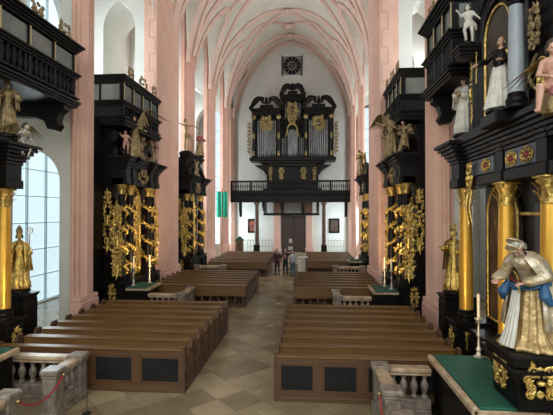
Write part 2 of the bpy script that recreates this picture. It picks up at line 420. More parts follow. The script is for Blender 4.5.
for i, (y0, y1) in enumerate(PIERS):
    for si, side in enumerate((-1, 1)):
        y0, y1 = PIERS[i]
        if i == 0 and side < 0: y0, y1 = 14.15, 15.35
        x = XIN[i][si]; zt = 20.5; ow = .45 if (side > 0 and i >= 3) else .8 if i == 0 else 1
        mb = MB().mat(M['pink'])
        if i == 1:
            W_ = .75 if side < 0 else 1.0; P = [(x+side*W_, y0), (x+side*.10, y0), (x, y0+.10), (x, y1-.12), (x+side*.12, y1), (x+side*W_, y1)]
            mb.prism(P, 0, zt)
            mb.mat(M['joint'])       # toothed joint of the corner blocks
            z = 1.1; k = 0; prev = None; f = .004
            xa, xb = x+side*.18, x+side*.48
            while z < 19:
                xx = xa if k % 2 else xb
                mb.box(xx-.012, xx+.012, y0-f, y0+.01, z, z+.86)
                mb.box(min(xa, xb), max(xa, xb), y0-f, y0+.01, z+.86-.012, z+.86+.012)
                z += .86; k += 1
        else:
            mb.prism(clustered(side, x, y0, y1, ow), 0, zt)
        mb.mat(M['pink'])
        # moulded plinth
        wo_ = .4*ow if i != 1 else 1.0
        mb.box(x-side*.13, x+side*wo_, y0-.04, y1+.04, 0, .95, .04)
        mb.box(x-side*.10, x+side*wo_, y0-.02, y1+.02, .95, 1.12, .03)
        pn_ += 1; struct(mb.build('wall_pier', smooth=25))
        # cross wall with passage and gallery arch
        xo = XL if side < 0 else XR
        mb = MB(); t0, t1 = (y0+.32, y1-.32) if i != 1 else (y0+.03, y1-.9)
        xi = x+side*(.30*ow if i != 1 else W_-.1)
        c1 = XC+side*8.1; c2 = XC+side*7.85
        if i < 3: ops = [(c1-1.1, c1+1.1, -.01, 5.2, 1.1), (c2-.85, c2+.85, 9.3, 13.7, 1.9)]
        else: ops = [(XC+side*(7.75 if side < 0 else 7.6)-1.3, XC+side*(7.75 if side < 0 else 7.6)+1.3, -.01, 12.6, 1.6)]
        arched_wall(mb, min(xi, xo), max(xi, xo), 0, 20.5, t0, t1, ops)
        struct(mb.build('wall_cross', M['plaster'], smooth=0))
# half pilasters against the back wall
for side in (-1, 1):
    x = XC+side*HW; mb = MB(); P = [(x+side*.9, 43.6), (x+side*.25, 43.6), (x, 43.85), (x-side*.12, 44.05), (x-side*.05, 44.5), (x+side*.9, 44.5)]
    mb.prism(P, 0, 15.2); struct(mb.build('wall_pier', M['pink'], smooth=25))
    mb = MB(); xo = XL if side < 0 else XR; c = XC+side*7.9
    arched_wall(mb, min(x+side*.5, xo), max(x+side*.5, xo), 0, 20, 43.9, 44.4, [(c-1.3, c+1.3, .8, 13.2, 1.5)]); struct(mb.build('wall_cross', M['plaster'], smooth=0))
    wn += 1; fr = MB()
    for j in (1, 2): fr.box(c-1.3+2.6*j/3-.04, c-1.3+2.6*j/3+.04, 44.1, 44.2, .8, 14.2)
    for j in range(10): fr.box(c-1.3, c+1.3, 44.12, 44.18, 2+1.2*j-.03, 2+1.2*j+.03)
    wo = struct(fr.build('window_%d' % wn, M['lead'], smooth=0)); pn = MB()
    poly = [(c-1.3, .8), (c+1.3, .8)]+[(c+1.3-2.6*j/16, arch_top(c+1.3-2.6*j/16, c-1.3, c+1.3, 13.2, 1.5)) for j in range(17)]
    pn.prism(poly, 44.22, 44.26, axis='y'); pn.build('pane', M['pane'], wo, smooth=0)

# west portal wall under the gallery
D = 44.2
for (xa, xb) in ((273.5, 280.5), (306, 312.5)):
    a = at(xa, D)[0]; b = at(xb, D)[0]
    mb = MB(); mb.box(a, b, 44.2, YB, 0, 5.3, .03); mb.box(a-.08, b+.08, 44.1, YB, 0, .5, .03); tn += 1
    struct(mb.build('trim_%d' % tn, M['pink']))
a, b = at(282, D)[0], at(304.5, D)[0]
mb = MB(); mb.box(a-.05, b+.05, 44.30, YB, 0, 3.8, .02); dr = struct(mb.build('door_1', M['door']))
for k in range(2):
    l0 = a+(b-a)*k/2+.03; l1 = a+(b-a)*(k+1)/2-.03
    lf = MB(); lf.box(l0, l1, 44.24, 44.31, .02, 3.72, .01)
    for z0, z1 in ((.25, 1.3), (1.45, 2.5), (2.65, 3.55)): lf.box(l0+.15, l1-.15, 44.2, 44.25, z0, z1, .03)
    lfo = lf.build('door_leaf', M['door'], dr)
h = MB(); h.ball(((a+b)/2-.12, 44.17, 1.15), (.03,.05,.05)); h.box((a+b)/2-.15, (a+b)/2-.09, 44.2, 44.25, 1.0, 1.3); h.build('door_handle', M['brass'], dr)
# ------------------------------------------------------------------ pews
def pew_end_profile():
    """side outline (y, z) of a pew end: back edge at y=0, seat side at y<0"""
    return [(-.50,0),(-.50,.10),(-.46,.16),(-.47,.30),(-.52,.40),(-.50,.47),(-.40,.50),(-.26,.52),(-.17,.60),(-.14,.74),(-.17,.86),(-.15,.96),(-.08,1.03),(.02,1.05),(.09,1.00),(.10,.90),(.06,.82),(.06,.10),(.10,.06),(.10,0)]
def make_pew(x0, x1, label, group, curl_wall_side):
    """bench facing the chancel (-y); its back at local y=0; x0..x1 measured from its base"""
    t = empty('pew', (0,0,0), 0, label, 'pew', group)
    L = x1-x0; h = L/2
    m = MB(); m.box(-h+.05, h-.05, -.46, -.03, .42, .46, .01); m.build('seat', M['wood'], t)
    m = MB(); m.T = Matrix.Rotation(radians(-7), 4, 'X') @ Matrix.Translation((0,0,0))
    m.box(-h+.05, h-.05, -.02, .02, .40, .95); m.T = None; m.build('backrest', M['wood'], t, smooth=0)
    m = MB(); m.box(-h+.03, h-.03, .06, .32, .93, .965, .012); m.box(-h+.05, h-.05, .08, .115, .80, .93); m.build('book_ledge', M['wood'], t)
    m = MB(); m.box(-h+.05, h-.05, .20, .40, .14, .19, .01)
    for k in (-.6, 0, .6): m.box(k*h-.03, k*h+.03, .22, .38, 0, .14)
    m.build('kneeler', M['wood_dark'], t)
    for s in (-1, 1):
        m = MB(); m.prism(pew_end_profile(), s*h-.035, s*h+.035, 'x')
        m.lathe([(.02,-.042),(.075,-.04),(.075,.04),(.02,.042)], (0,0,0), 10) if False else None
        e = m.build('end_panel', M['wood_dark'], t, smooth=20)
        sc = MB(); sc.scroll((s*(h+.03), -.03, .93), .085, 1.3, .022, pi/2, 1, 'yz', 6); sc.build('scroll', M['wood_dark'], e)
    return t
pew_proto = {}
def pew(xa, xb, y, label, group):
    key = (round(xb-xa, 2))
    if key in pew_proto:
        t = copy_tree(pew_proto[key]); t['label'] = label; t['group'] = group
    else:
        t = make_pew(xa, xb, label, group, 0); pew_proto[key] = t
    t.location = ((xa+xb)/2, y, 0); return t
ORD = ['first', 'second', 'third', 'fourth', 'fifth', 'sixth', 'seventh', 'eighth', 'ninth', 'tenth']
blocks = [('near left', -7.3, -2.87, 10.10, 7, .72), ('near right', -.76, 3.35, 9.88, 7, .72),
          ('middle left', -6.95, -2.8, 18.75, 6, .74), ('middle right', -.70, 2.95, 18.55, 6, .74),
          ('far left', -6.6, -2.75, 27.6, 9, .78), ('far right', -.25, 2.95, 28.5, 8, .78)]
for nm, xa, xb, y, n, p in blocks:
    for k in range(n):
        pew(xa, xb, y+k*p, 'brown wooden pew in the %s block, %s row counted from the front' % (nm, ORD[k]), 'pews of the %s block' % nm)
# panelled boards in front of the two near blocks
def front_board(xa, xb, y, label):
    t = empty('prayer_desk', ((xa+xb)/2, y, 0), 0, label, 'prayer desk', 'panelled fronts of the near pew blocks'); h = (xb-xa)/2
    m = MB(); m.box(-h, h, 0, .05, 0, .95); m.box(-h-.02, h+.02, -.03, .08, 0, .10, .01)
    m.box(-h, h, -.02, 0, .82, .95); m.box(-h, h, -.02, 0, .10, .20)
    n = 4; wd = 2*h/n
    for k in range(n+1): xx = -h+wd*k; m.box(max(xx-.09, -h), min(xx+.09, h), -.02, 0, .20, .82)
    m.build('board', M['wood_front_shaded'], t)
    for k in range(n):
        xx = -h+wd*(k+.5); q = MB(); q.box(xx-wd/2+.13, xx+wd/2-.13, -.012, .01, .25, .77, .02); q.build('panel', M['panel'], t)
    m = MB(); m.box(-h-.03, h+.03, -.05, .14, .95, .99, .012); m.build('book_ledge', M['wood'], t)
    for s in (-1, 1):
        m = MB(); m.prism([(-.04,0),(-.04,.95),(-.05,1.02),(0,1.07),(.08,1.05),(.10,.98),(.07,.9),(.05,.7),(.07,.4),(.10,.2),(.11,0)], s*h-.03, s*h+.03, 'x'); m.build('end_panel', M['wood_dark'], t, smooth=20)
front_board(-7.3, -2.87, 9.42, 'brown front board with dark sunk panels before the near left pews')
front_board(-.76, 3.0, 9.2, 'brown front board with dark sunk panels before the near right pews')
# half-height prayer stands with turned legs in front of the middle and far blocks
def prayer_stand(xa, xb, y, label):
    t = empty('prayer_stand', ((xa+xb)/2, y, 0), 0, label, 'prayer stand', 'prayer stands before the pew blocks'); h = (xb-xa)/2
    m = MB(); m.box(-h, h, 0, .04, .50, .93); m.build('board', M['wood'], t, smooth=0)
    m = MB(); m.box(-h-.02, h+.02, -.04, .28, .93, .965, .01); m.build('book_ledge', M['wood'], t)
    m = MB(); m.box(-h, h, -.03, .10, 0, .09, .01); m.build('foot_rail', M['wood_dark'], t)
    n = 12
    pf = [(.035,0),(.05,.05),(.03,.1),(.07,.2),(.055,.27),(.025,.32),(.05,.37),(.045,.41)]
    for k in range(n):
        m = MB(); m.lathe(pf, (-h+.08+(2*h-.16)*k/(n-1), .03, .09), 8); m.build('turned_leg', M['wood_dark'], t)
for nm, xa, xb, y, n, p in blocks[2:]:
    prayer_stand(xa, xb, y-.72, 'brown half-height stand on dark turned legs before the %s pews' % nm)

# ------------------------------------------------------------------ marble altar rails
BAL = [(.055,0),(.055,.05),(.03,.08),(.045,.14),(.068,.22),(.06,.30),(.032,.38),(.028,.41),(.045,.44),(.045,.49)]
def rail_run(t, p, q, n, matn='stone', top='pinkmarble'):
    """one straight stretch of balustrade from p to q (local coordinates)"""
    p = Vector((*p, 0)); q = Vector((*q, 0)); d = (q-p); L = d.length; ang = atan2(d.y, d.x)
    T = Matrix.Translation(p) @ Matrix.Rotation(ang, 4, 'Z')
    m = MB(); m.T = T; m.box(0, L, -.11, .11, .10, .30, .012); m.box(0, L, -.14, .14, 0, .10, .012); m.build('base_course', M[matn], t)
    m = MB(); m.T = T; m.box(-.02, L+.02, -.13, .13, .83, .93, .03); m.box(0, L, -.10, .10, .78, .83, .01); m.build('handrail', M[top], t)
    for k in range(n):
        m = MB(); u = L*(k+.5)/n; c = T @ Vector((u, 0, .30)); m.lathe([(r*1.25, z*.98) for r, z in BAL], c, 10); m.build('baluster', M[matn], t)
def rail_post(t, x, y, w=.17, h=.98):
    m = MB(); m.box(x-w, x+w, y-w, y+w, 0, .14, .015); m.box(x-w*.8, x+w*.8, y-w*.8, y+w*.8, .14, h-.13, .01)
    m.box(x-w*.95, x+w*.95, y-w*.95, y+w*.95, h-.16, h-.11, .012); m.box(x-w*1.1, x+w*1.1, y-w*1.1, y+w*1.1, h-.11, h, .03)
    m.build('post', M['stone'], t)
# near right
t = empty('altar_rail', (1.45, 8.9, 0), 0, 'mottled marble balustrade round the near right altar, below the green table', 'balustrade', 'marble altar rails')
rail_run(t, (.15, 0), (1.0, 0), 4); rail_run(t, (0, -.15), (0, -1.05), 4); rail_post(t, 0, 0); rail_post(t, 0, -1.2)
rail_run(t, (0, -2.3), (0, -3.2), 4); rail_post(t, 0, -2.2)
# near left
t = empty('altar_rail', (-5.15, 9.0, 0), 0, 'mottled marble balustrade round the near left altar, with a gap closed by a rope', 'balustrade', 'marble altar rails')
rail_run(t, (-.15, 0), (-2.2, 0), 8); rail_run(t, (0, -.15), (0, -.75), 3); rail_post(t, 0, 0); rail_post(t, 0, -.9)
rail_post(t, -.12, -2.05); rail_run(t, (-.12, -2.2), (-.12, -3.4), 5); rail_run(t, (-.3, -2.05), (-1.1, -2.05), 4)
# middle ones
t = empty('altar_rail', (1.05, 16.2, 0), 0, 'lamp-lit marble balustrade of the second altar on the right', 'balustrade', 'marble altar rails')
rail_run(t, (.15, 0), (1.25, 0), 5); rail_run(t, (0, .15), (0, .95), 3); rail_post(t, 0, 0); rail_post(t, 0, 1.1)
t = empty('altar_rail', (-5.05, 16.2, 0), 0, 'lamp-lit marble balustrade of the second altar on the left', 'balustrade', 'marble altar rails')
rail_run(t, (-.15, 0), (-1.3, 0), 5); rail_run(t, (0, .15), (0, 1.1), 4); rail_post(t, 0, 0); rail_post(t, 0, 1.25)
t = empty('altar_rail', (1.5, 25.2, 0), 0, 'small lamp-lit balustrade of the far altar on the right', 'balustrade', 'marble altar rails')
rail_run(t, (.15, 0), (1.5, 0), 6); rail_post(t, 0, 0); rail_post(t, 1.6, 0)
t = empty('altar_rail', (-5.2, 25.0, 0), 0, 'small balustrade of the far altar on the left', 'balustrade', 'marble altar rails')
rail_run(t, (-.15, 0), (-1.5, 0), 6); rail_post(t, 0, 0); rail_post(t, -1.6, 0)
def rope(p, q, sag, label):
    t = empty('barrier_rope', p, 0, label, 'rope'); q = Vector(q)-Vector(p)
    m = MB(); pts = []
    for k in range(17): u = k/16; pts.append((q.x*u, q.y*u, q.z*u-sag*4*u*(1-u)))
    m.tube(pts, .016, 8); m.build('cord', M['rope'], t)
    for c in (Vector((0,0,0)), q):
        m = MB(); m.ball(c, (.032,.032,.032), 8, 6); m.build('hook', M['brass'], t)
rope((-4.93, 8.1, .86), (-5.04, 6.93, .84), .26, 'red rope sagging across the gap of the near left balustrade')
rope((1.24, 7.7, .86), (1.24, 6.7, .84), .3, 'red rope hanging across the gap of the near right balustrade')
# thin iron post on the floor beside the near left rail
t = empty('floor_stanchion', (-4.55, 8.3, 0), 0, 'thin dark iron rod standing by the near left balustrade', 'stanchion')
m = MB(); m.lathe([(.09,0),(.09,.015),(.02,.03),(.009,.05),(.009,.92),(.014,.95)], n=10); m.build('rod', M['steel'], t)
# ------------------------------------------------------------------ figures
def remesh(mb, name, m, parent, vox, smooth_it=2, bend=None, scale=1, T=None):
    me = mb.mesh('tmp', 0); o = bpy.data.objects.new('tmp', me); COL.objects.link(o)
    r = o.modifiers.new('r', 'REMESH'); r.mode = 'VOXEL'; r.voxel_size = vox
    if smooth_it: sm = o.modifiers.new('s', 'SMOOTH'); sm.iterations = smooth_it; sm.factor = .5
    dg = bpy.context.evaluated_depsgraph_get(); me2 = bpy.data.meshes.new_from_object(o.evaluated_get(dg)); me2.name = name
    bpy.data.objects.remove(o); bpy.data.meshes.remove(me)
    if bend or scale != 1:
        for v in me2.vertices: v.co = (bend(v.co) if bend else v.co)*scale
    me2.materials.clear(); me2.materials.append(m); me2.polygons.foreach_set('use_smooth', [True]*len(me2.polygons))
    ob = bpy.data.objects.new(name, me2); COL.objects.link(ob); ob.parent = parent; return ob
def hand(mb, el, wr, curl=.5, up=Vector((0,0,1)), big=1.0):
    el = Vector(el); wr = Vector(wr); d = (wr-el).normalized(); s = d.cross(up)
    s = s.normalized() if s.length > .1 else Vector((1,0,0)); n = s.cross(d).normalized()
    pc = wr+d*.05
    mb.cap(wr, .026, wr+d*.085+s*.0, .034, 8); mb.ball(pc+s*.015, (.028,.028,.028), 8, 6); mb.ball(pc-s*.015, (.028,.028,.028), 8, 6)
    for j, (o, L) in enumerate(((-.033,.062),(-.011,.074),(.011,.07),(.032,.055))):
        b = wr+d*.09+s*o*1.15; k1 = b+(d*cos(curl*.5)-n*sin(curl*.5))*L*.5; k2 = k1+(d*cos(curl*1.4)-n*sin(curl*1.4))*L*.5
        mb.cap(b, .011*big, k1, .0105*big, 6); mb.cap(k1, .0105*big, k2, .009*big, 6)
    b = wr+d*.025+s*.028; k1 = b+(d*.6+s*.75).normalized()*.035; k2 = k1+(d*.9+s*.25-n*.2).normalized()*.03
    mb.cap(b, .014*big, k1, .012*big, 6); mb.cap(k1, .012*big, k2, .010*big, 6)
def body_mb(P):
    m = MB(); hs = P.get('hs', 1); m.rf = P.get('plump', 1)
    m.ball((0,.01,.95), (.155,.115,.12), 12, 8); m.cap((0,.0,1.0), .118, (0,0,1.15), .115, 12)
    m.ball((0,.0,1.28), (.165,.115,.17), 12, 8); m.cap((-.13,0,1.40), .062, (.13,0,1.40), .062, 10)
    m.cap((0,.01,1.42), .058, (0,-.005,1.54), .05, 10)
    hx, hy = P.get('head', (0, 0)); hc = Vector((hx*.5, -.01+hy*.5, 1.635)); R = Matrix.Rotation(P.get('nod', 0), 3, 'X') @ Matrix.Rotation(P.get('turn', 0), 3, 'Z')
    def H(x, y, z): return hc+R @ (Vector((x, y, z))*hs)
    def hb(p, r): m.ball(H(*p), tuple(q*hs/m.rf for q in r), 12, 9)
    hb((0,.012,.012), (.076,.094,.108)); hb((0,-.035,-.05), (.05,.052,.055)); hb((0,-.06,-.085), (.026,.024,.024))
    m.cap(H(0,-.088,.025), .010, H(0,-.108,-.012), .015, 6); hb((0,-.088,-.045), (.024,.012,.008)); hb((0,-.088,-.056), (.02,.012,.008))
    m.cap(H(-.035,-.078,.035), .012, H(.035,-.078,.035), .012, 6)
    for s in (-1, 1): hb((s*.077,.01,-.005), (.012,.02,.03)); hb((s*.04,-.065,-.02), (.02,.018,.018))
    P['_H'] = H
    legs = P.get('legs', (((-.09,0,.90),(-.105,-.02,.50),(-.105,.02,.09)), ((.09,0,.90),(.105,-.01,.50),(.11,.03,.09))))
    for s, (a, b, c) in zip((-1, 1), legs):
        m.cap(a, .088, b, .057, 10); cm = Vector(b)*.65+Vector(c)*.35+Vector((0,.012,0)); m.cap(b, .055, cm, .056, 10); m.cap(cm, .054, c, .037, 10)
        m.cap((c[0],c[1]+.02,c[2]-.04), .034, (c[0]+s*.02,c[1]-.15,c[2]-.055), .028, 8)
    for s, key in ((-1, 'R'), (1, 'L')):
        e, h = P.get('arm'+key, ((s*.25,.02,1.10), (s*.25,-.06,.85)))
        sh = Vector((s*.185, 0, 1.385)); e = Vector(e); h = Vector(h)
        m.cap(sh, .052, e, .040, 9); m.cap(e, .040, e*.6+h*.4, .038, 9); m.cap(e*.6+h*.4, .037, h, .026, 9)
        hand(m, e, h, P.get('curl', .6))
    return m
def folds(k=11, a0=.03, a1=.12, ztop=1.0, ph=0, seed=0):
    rn = random.Random(seed); q = [rn.uniform(0, 6.3) for _ in range(3)]
    def f(a, z):
        t = max(0, min(1, (ztop-z)/ztop)); amp = a0+(a1-a0)*t
        return 1+amp*(.6*sin(k*a+q[0]+z*1.2)+.45*sin((k*2-3)*a+q[1]-z*2)+.3*sin(3*a+q[2]+z*3))
    return f
def bender(P):
    ln = P.get('lean', 0); sd = P.get('side', 0); yw = P.get('twist', 0)
    def f(c):
        c = Vector(c); t = max(0, min(1, (c.z-.85)/.55))
        if t > 0:
            a = ln*t; y, z = c.y, c.z-.9; c.y = y*cos(a)-z*sin(a); c.z = .9+z*cos(a)-(-y)*0+y*sin(a)*(-1)*(-1) if False else .9+z*cos(a)+y*sin(a)
            b = sd*t; x, z = c.x, c.z-.9; c.x = x*cos(b)+z*sin(b); c.z = .9+z*cos(b)-x*sin(b)
        # hip sway of a baroque figure
        c.x += P.get('sway', 0)*sin(c.z*2.2)
        return c
    return f
def hair_mb(P, long=0, beard=0):
    H = P['_H']; m = MB()
    hs = P.get('hs', 1); m.rf = hs; m.ball(H(0,.03,.035), (.088,.095,.105), 12, 8)
    rn = random.Random(3)
    for k in range(14):
        a = pi*k/13; x = cos(a)*.085; y = .02+sin(a)*.085
        m.cap(H(x,y,.02), .028, H(x*1.1,y*1.1,-.06-long), .022, 6)
    if beard:
        for k in range(5): x = (k-2)*.022; m.cap(H(x,-.07,-.07), .022, H(x*.6,-.085,-.10-beard), .012, 6)
    return m
def wing_mb(side, span=.9, up=.7, n=9):
    """feathered wing rooted at the shoulder blade, rows of long quills"""
    m = MB(); bone = []
    for k in range(9):
        t = k/8; bone.append(Vector((side*(.08+span*t), .12+.12*t, 1.30+up*sin(t*1.9)*.8-.15*t*t)))
    m.tube(bone, [.05-.035*k/8 for k in range(9)], 7)
    for row, (L, wd, oy) in enumerate(((.62,.11,.02),(.38,.09,-.015),(.2,.07,-.04))):
        for k in range(n+2):
            t = (k+.5)/(n+2); i = int(t*8); p = bone[i].lerp(bone[min(i+1,8)], t*8-i)
            a = radians(-100+75*t); d = Vector((side*cos(a), .03, sin(a))); Lk = L*(.6+.75*t); q = p+d*Lk
            pts = [p+Vector((0,oy,0)), p+d*Lk*.5+Vector((0,oy,0)), q+Vector((0,oy,0))]
            m.tube(pts, [wd*.35, wd*.5, wd*.12], 6, .22)
    return m
def rescale(mb, P, sc):
    b = bender(P); mb.v = [tuple(b(v)*sc) for v in mb.v]
def figure(name, loc, rz, H, P, label, cat='statue', group=None, flesh='flesh', robe=None, top=None, mantle=None, hair='hair', wings=None, vox=.016, extras=None, base=None, hem=(.33,.28), hairk=(0,0), eyes=False, robe_z=1.06, train=0):
    """a standing figure: one continuous body; clothing, hair and wings as its parts"""
    t = empty(name, loc, rz, label, cat, group); sc = H/1.75; b = bender(P)
    m = body_mb(P); remesh(m, 'body', M[flesh], t, vox*.8, 1, b, sc)
    if robe:
        m = MB(); fo = folds(P.get('k', 10), .02, .13, robe_z, seed=P.get('seed', 1)); Z = robe_z
        pr = [(.05, Z+.02), (.14, Z+.01), (.155, Z-.06), (.185, Z-.18), (.21, Z-.30), (.235, Z*.55), (.27, Z*.33), (.31, Z*.15), (hem[0], .03), (hem[0]*.97, .0), (.2, .0)]
        pr2 = []
        for (r0, z0), (r1, z1) in zip(pr, pr[1:]):
            for j in range(3): pr2.append((r0+(r1-r0)*j/3, z0+(z1-z0)*j/3))
        pr2.append(pr[-1]); m.lathe(pr2[::-1], (0,0,0), 64, 1, hem[1]/hem[0], fo)
        if train: m.v = [(x, y+train*max(0,(.7-z))**2*(1 if y > 0 else .3), z) for x, y, z in m.v]
        rescale(m, P, sc); m.build('robe', M[robe], t, smooth=80)
    if top:
        m = MB(); m.ball((0,0,1.27), (.185,.14,.19), 12, 8); m.cap((-.14,0,1.395), .074, (.14,0,1.395), .074, 10); m.cap((0,0,1.02), .15, (0,0,1.2), .15, 12)
        if P.get('coat'): m.cap((0,0,.86), .165, (0,0,1.1), .15, 12)
        for s, key in ((-1, 'R'), (1, 'L')):
            e, h = P.get('arm'+key, ((s*.25,.02,1.10), (s*.25,-.06,.85))); sh = Vector((s*.185,0,1.385)); e = Vector(e); h = Vector(h); w_ = P.get('sleeve', .06)
            q = e*.25+h*.75 if P.get('sleeve_full', 1) else e*.8+h*.2
            m.cap(sh, .07, e, w_, 9); m.cap(e, w_, q, w_*P.get('flare', 1.0), 9)
        remesh(m, 'upper_garment', M[top], t, vox, 1, b, sc)
    if mantle:
        mm, a0, a1, zh = mantle; m = MB(); n = 44; fo = folds(9, .02, .10, 1.4, seed=P.get('seed', 1)+5); vs = []; fs = []
        pr = [(.07,1.50),(.12,1.46),(.20,1.42),(.245,1.34),(.27,1.2),(.29,1.0),(.31,.8),(.34,.55),(.37,.3),(.40,.1)]
        pr = [p for p in pr if p[1] >= zh]
        for th in (0, .018):
            for r, z in pr:
                for j in range(n+1):
                    a = a0+(a1-a0)*j/n; rr = (r+.02+th)*fo(a, z); vs.append((rr*cos(a), rr*sin(a)*.82, z+th*.4))
        W = n+1; K = len(pr); o2 = W*K
        for i in range(K-1):
            for j in range(n): a = i*W+j; fs += [(a,a+1,a+W+1,a+W), (a+o2,a+W+o2,a+W+1+o2,a+1+o2)]
        for i in range(K-1):
            for a in (i*W, i*W+n): fs.append((a,a+W,a+W+o2,a+o2))
        for j in range(n):
            for i in (0, K-1): a = i*W+j; fs.append((a,a+1,a+1+o2,a+o2))
        m.add(vs, fs); rescale(m, P, sc); m.build('mantle', M[mm], t, smooth=80)
    if hair: m = hair_mb(P, *hairk); remesh(m, 'hair', M[hair], t, vox*.9, 1, b, sc)
    if eyes:
        m = MB(); Hh = P['_H']
        for s in (-1, 1): m.ball(Hh(s*.03,-.083,.012), (.011,.008,.008), 8, 6)
        rescale(m, P, sc); m.build('eyes', M['hair'], t)
    if wings:
        for s in (-1, 1):
            m = wing_mb(s, *wings[1:]); rescale(m, P, sc); m.build('wing', M[wings[0]], t, smooth=50)
    if base:
        m = MB(); m.lathe([(.30,-.001),(.33,.02),(.33,.07),(.28,.1),(.26,.12)], (0,0,-.118), 16); m.v = [tuple(Vector(v)*sc) for v in m.v]; m.build('statue_base', M[base], t)
    if extras: extras(t, sc, b, P)
    return t
def part(t, mb, name, m, sc=1, b=None, lab=None):
    mb.v = [tuple((b(v) if b else Vector(v))*sc) for v in mb.v]; o = mb.build(name, M[m] if isinstance(m, str) else m, t, smooth=50)
    if lab: o['label'] = lab
    return o

# ------------------------------------------------------------------ carved ornament
def ornament(mb, c, w, h, seed=0, n=6, r=.022, lift=.5, T=None):
    """symmetrical spray of scrolls, acanthus leaves and beads in the local xz plane, front at -y"""
    rn = random.Random(seed); cx, cy, cz = c
    for k in range(n):
        t = (k+.5)/n; z = cz-h/2+h*t; R = rn.uniform(.10,.16)*min(w, h)*1.3; off = rn.uniform(.12,.36)*w*(1-.5*abs(2*t-1))
        tr = rn.uniform(1.0,1.5); dr = rn.choice((-1,1)); a0 = rn.uniform(0, 6.3)
        for s in (-1, 1):
            mb.scroll((cx+s*off, cy-.02, z), R, tr, r, a0 if s > 0 else pi-a0, dr*s, 'xz', 5)
            a = rn.uniform(.1, 1.3); mb.leaf((cx+s*off*.7, cy, z), a if s > 0 else pi-a, R*2.0, R*.9, .015, lift*.5)
            mb.leaf((cx+s*off*.5, cy, z), -a*.8 if s > 0 else pi+a*.8, R*1.5, R*.8, .015, lift*.5)
    mb.ball((cx, cy-.03, cz), (w*.10, .05, h*.10), 10, 7); mb.leaf((cx, cy, cz+h*.28), pi/2, h*.28, w*.22, .02, lift*.3); mb.leaf((cx, cy, cz-h*.28), -pi/2, h*.28, w*.2, .02, lift*.3)
    return mb
def capital(mb, c, r, h, n=8):
    """Corinthian capital: bell, two rows of leaves, corner volutes, abacus"""
    x, y, z = c; mb.lathe([(r*.95,0),(r*1.02,.03*h),(r*.92,.08*h),(r*.95,.5*h),(r*1.25,.86*h),(r*1.3,.9*h)], c, 14)
    for row, (z0, L, rr) in enumerate(((.06*h,.42*h,1.0),(.36*h,.42*h,1.05))):
        for k in range(n):
            a = 2*pi*(k+.5*row)/n; old = mb.T; T2 = Matrix.Translation((x,y,z+z0)) @ Matrix.Rotation(a, 4, 'Z') @ Matrix.Translation((0,-r*rr,0))
            mb.T = T2 if old is None else old @ T2
            mb.leaf((0,0,0), pi/2, L, r*.62, r*.10, .55); mb.T = old
    for k in range(4):
        a = pi/4+k*pi/2; px, py = x+cos(a)*r*1.25, y+sin(a)*r*1.25
        mb.scroll((px, py, z+.80*h), r*.32, 1.3, r*.09, 0, 1, 'xz', 5); mb.ball((px,py,z+.80*h), r*.16, 7, 5)
    mb.box(x-r*1.35, x+r*1.35, y-r*1.35, y+r*1.35, z+.9*h, z+h, r*.1)
class Side:
    """a frame on one nave wall: u runs along the nave (away), v towards the nave axis"""
    def __init__(s, side, X, Y): s.side = side; s.X = X; s.Y = Y; s.T = Matrix.Diagonal((-1 if side > 0 else 1, -1, 1, 1))
    def root(s, name, label, cat, group=None, u=0, v=0, z=0):
        return empty(name, s.w(u, v, z), radians(-90 if s.side > 0 else 90), label, cat, group)
    def w(s, u, v, z): return (s.X-s.side*v, s.Y+u, z)
    def mb(s): m = MB(); m.T = s.T.copy(); return m
    def face(s, a=0): return radians((-90 if s.side > 0 else 90)+a)
def mould(mb, u0, u1, vb, vf, z0, h, out=.25, steps=4, up=True):
    """stepped cornice growing outwards"""
    for k in range(steps):
        t = (k+1)/steps if up else 1-k/steps; e = out*t**1.3
        mb.box(u0-e, u1+e, vb, vf+e, z0+h*k/steps, z0+h*(k+1)/steps, .012)
def candle(loc, h, label, group='altar candlesticks'):
    t = empty('candlestick', loc, 0, label, 'candlestick', group)
    m = MB(); s = h*.62; m.lathe([(.10,0),(.11,.02),(.06,.06),(.035,.12),(.055,.18),(.03,.25),(.022,.45),(.045,.52),(.025,.58),(.02,.8),(.04,.86),(.075,.92),(.08,.95),(.03,.96)] if False else [(.10,0),(.11,.02*s),(.06,.06*s),(.035,.14*s),(.06,.2*s),(.03,.27*s),(.022,.5*s),(.045,.56*s),(.025,.62*s),(.02,.85*s),(.04,.9*s),(.08,.96*s),(.08,.99*s),(.03,s)], n=12); m.build('stick', M['silver'], t)
    m = MB(); m.lathe([(.030,s),(.030,h*.985),(.008,h)], n=10); m.build('candle', M['wax'], t)
    return t
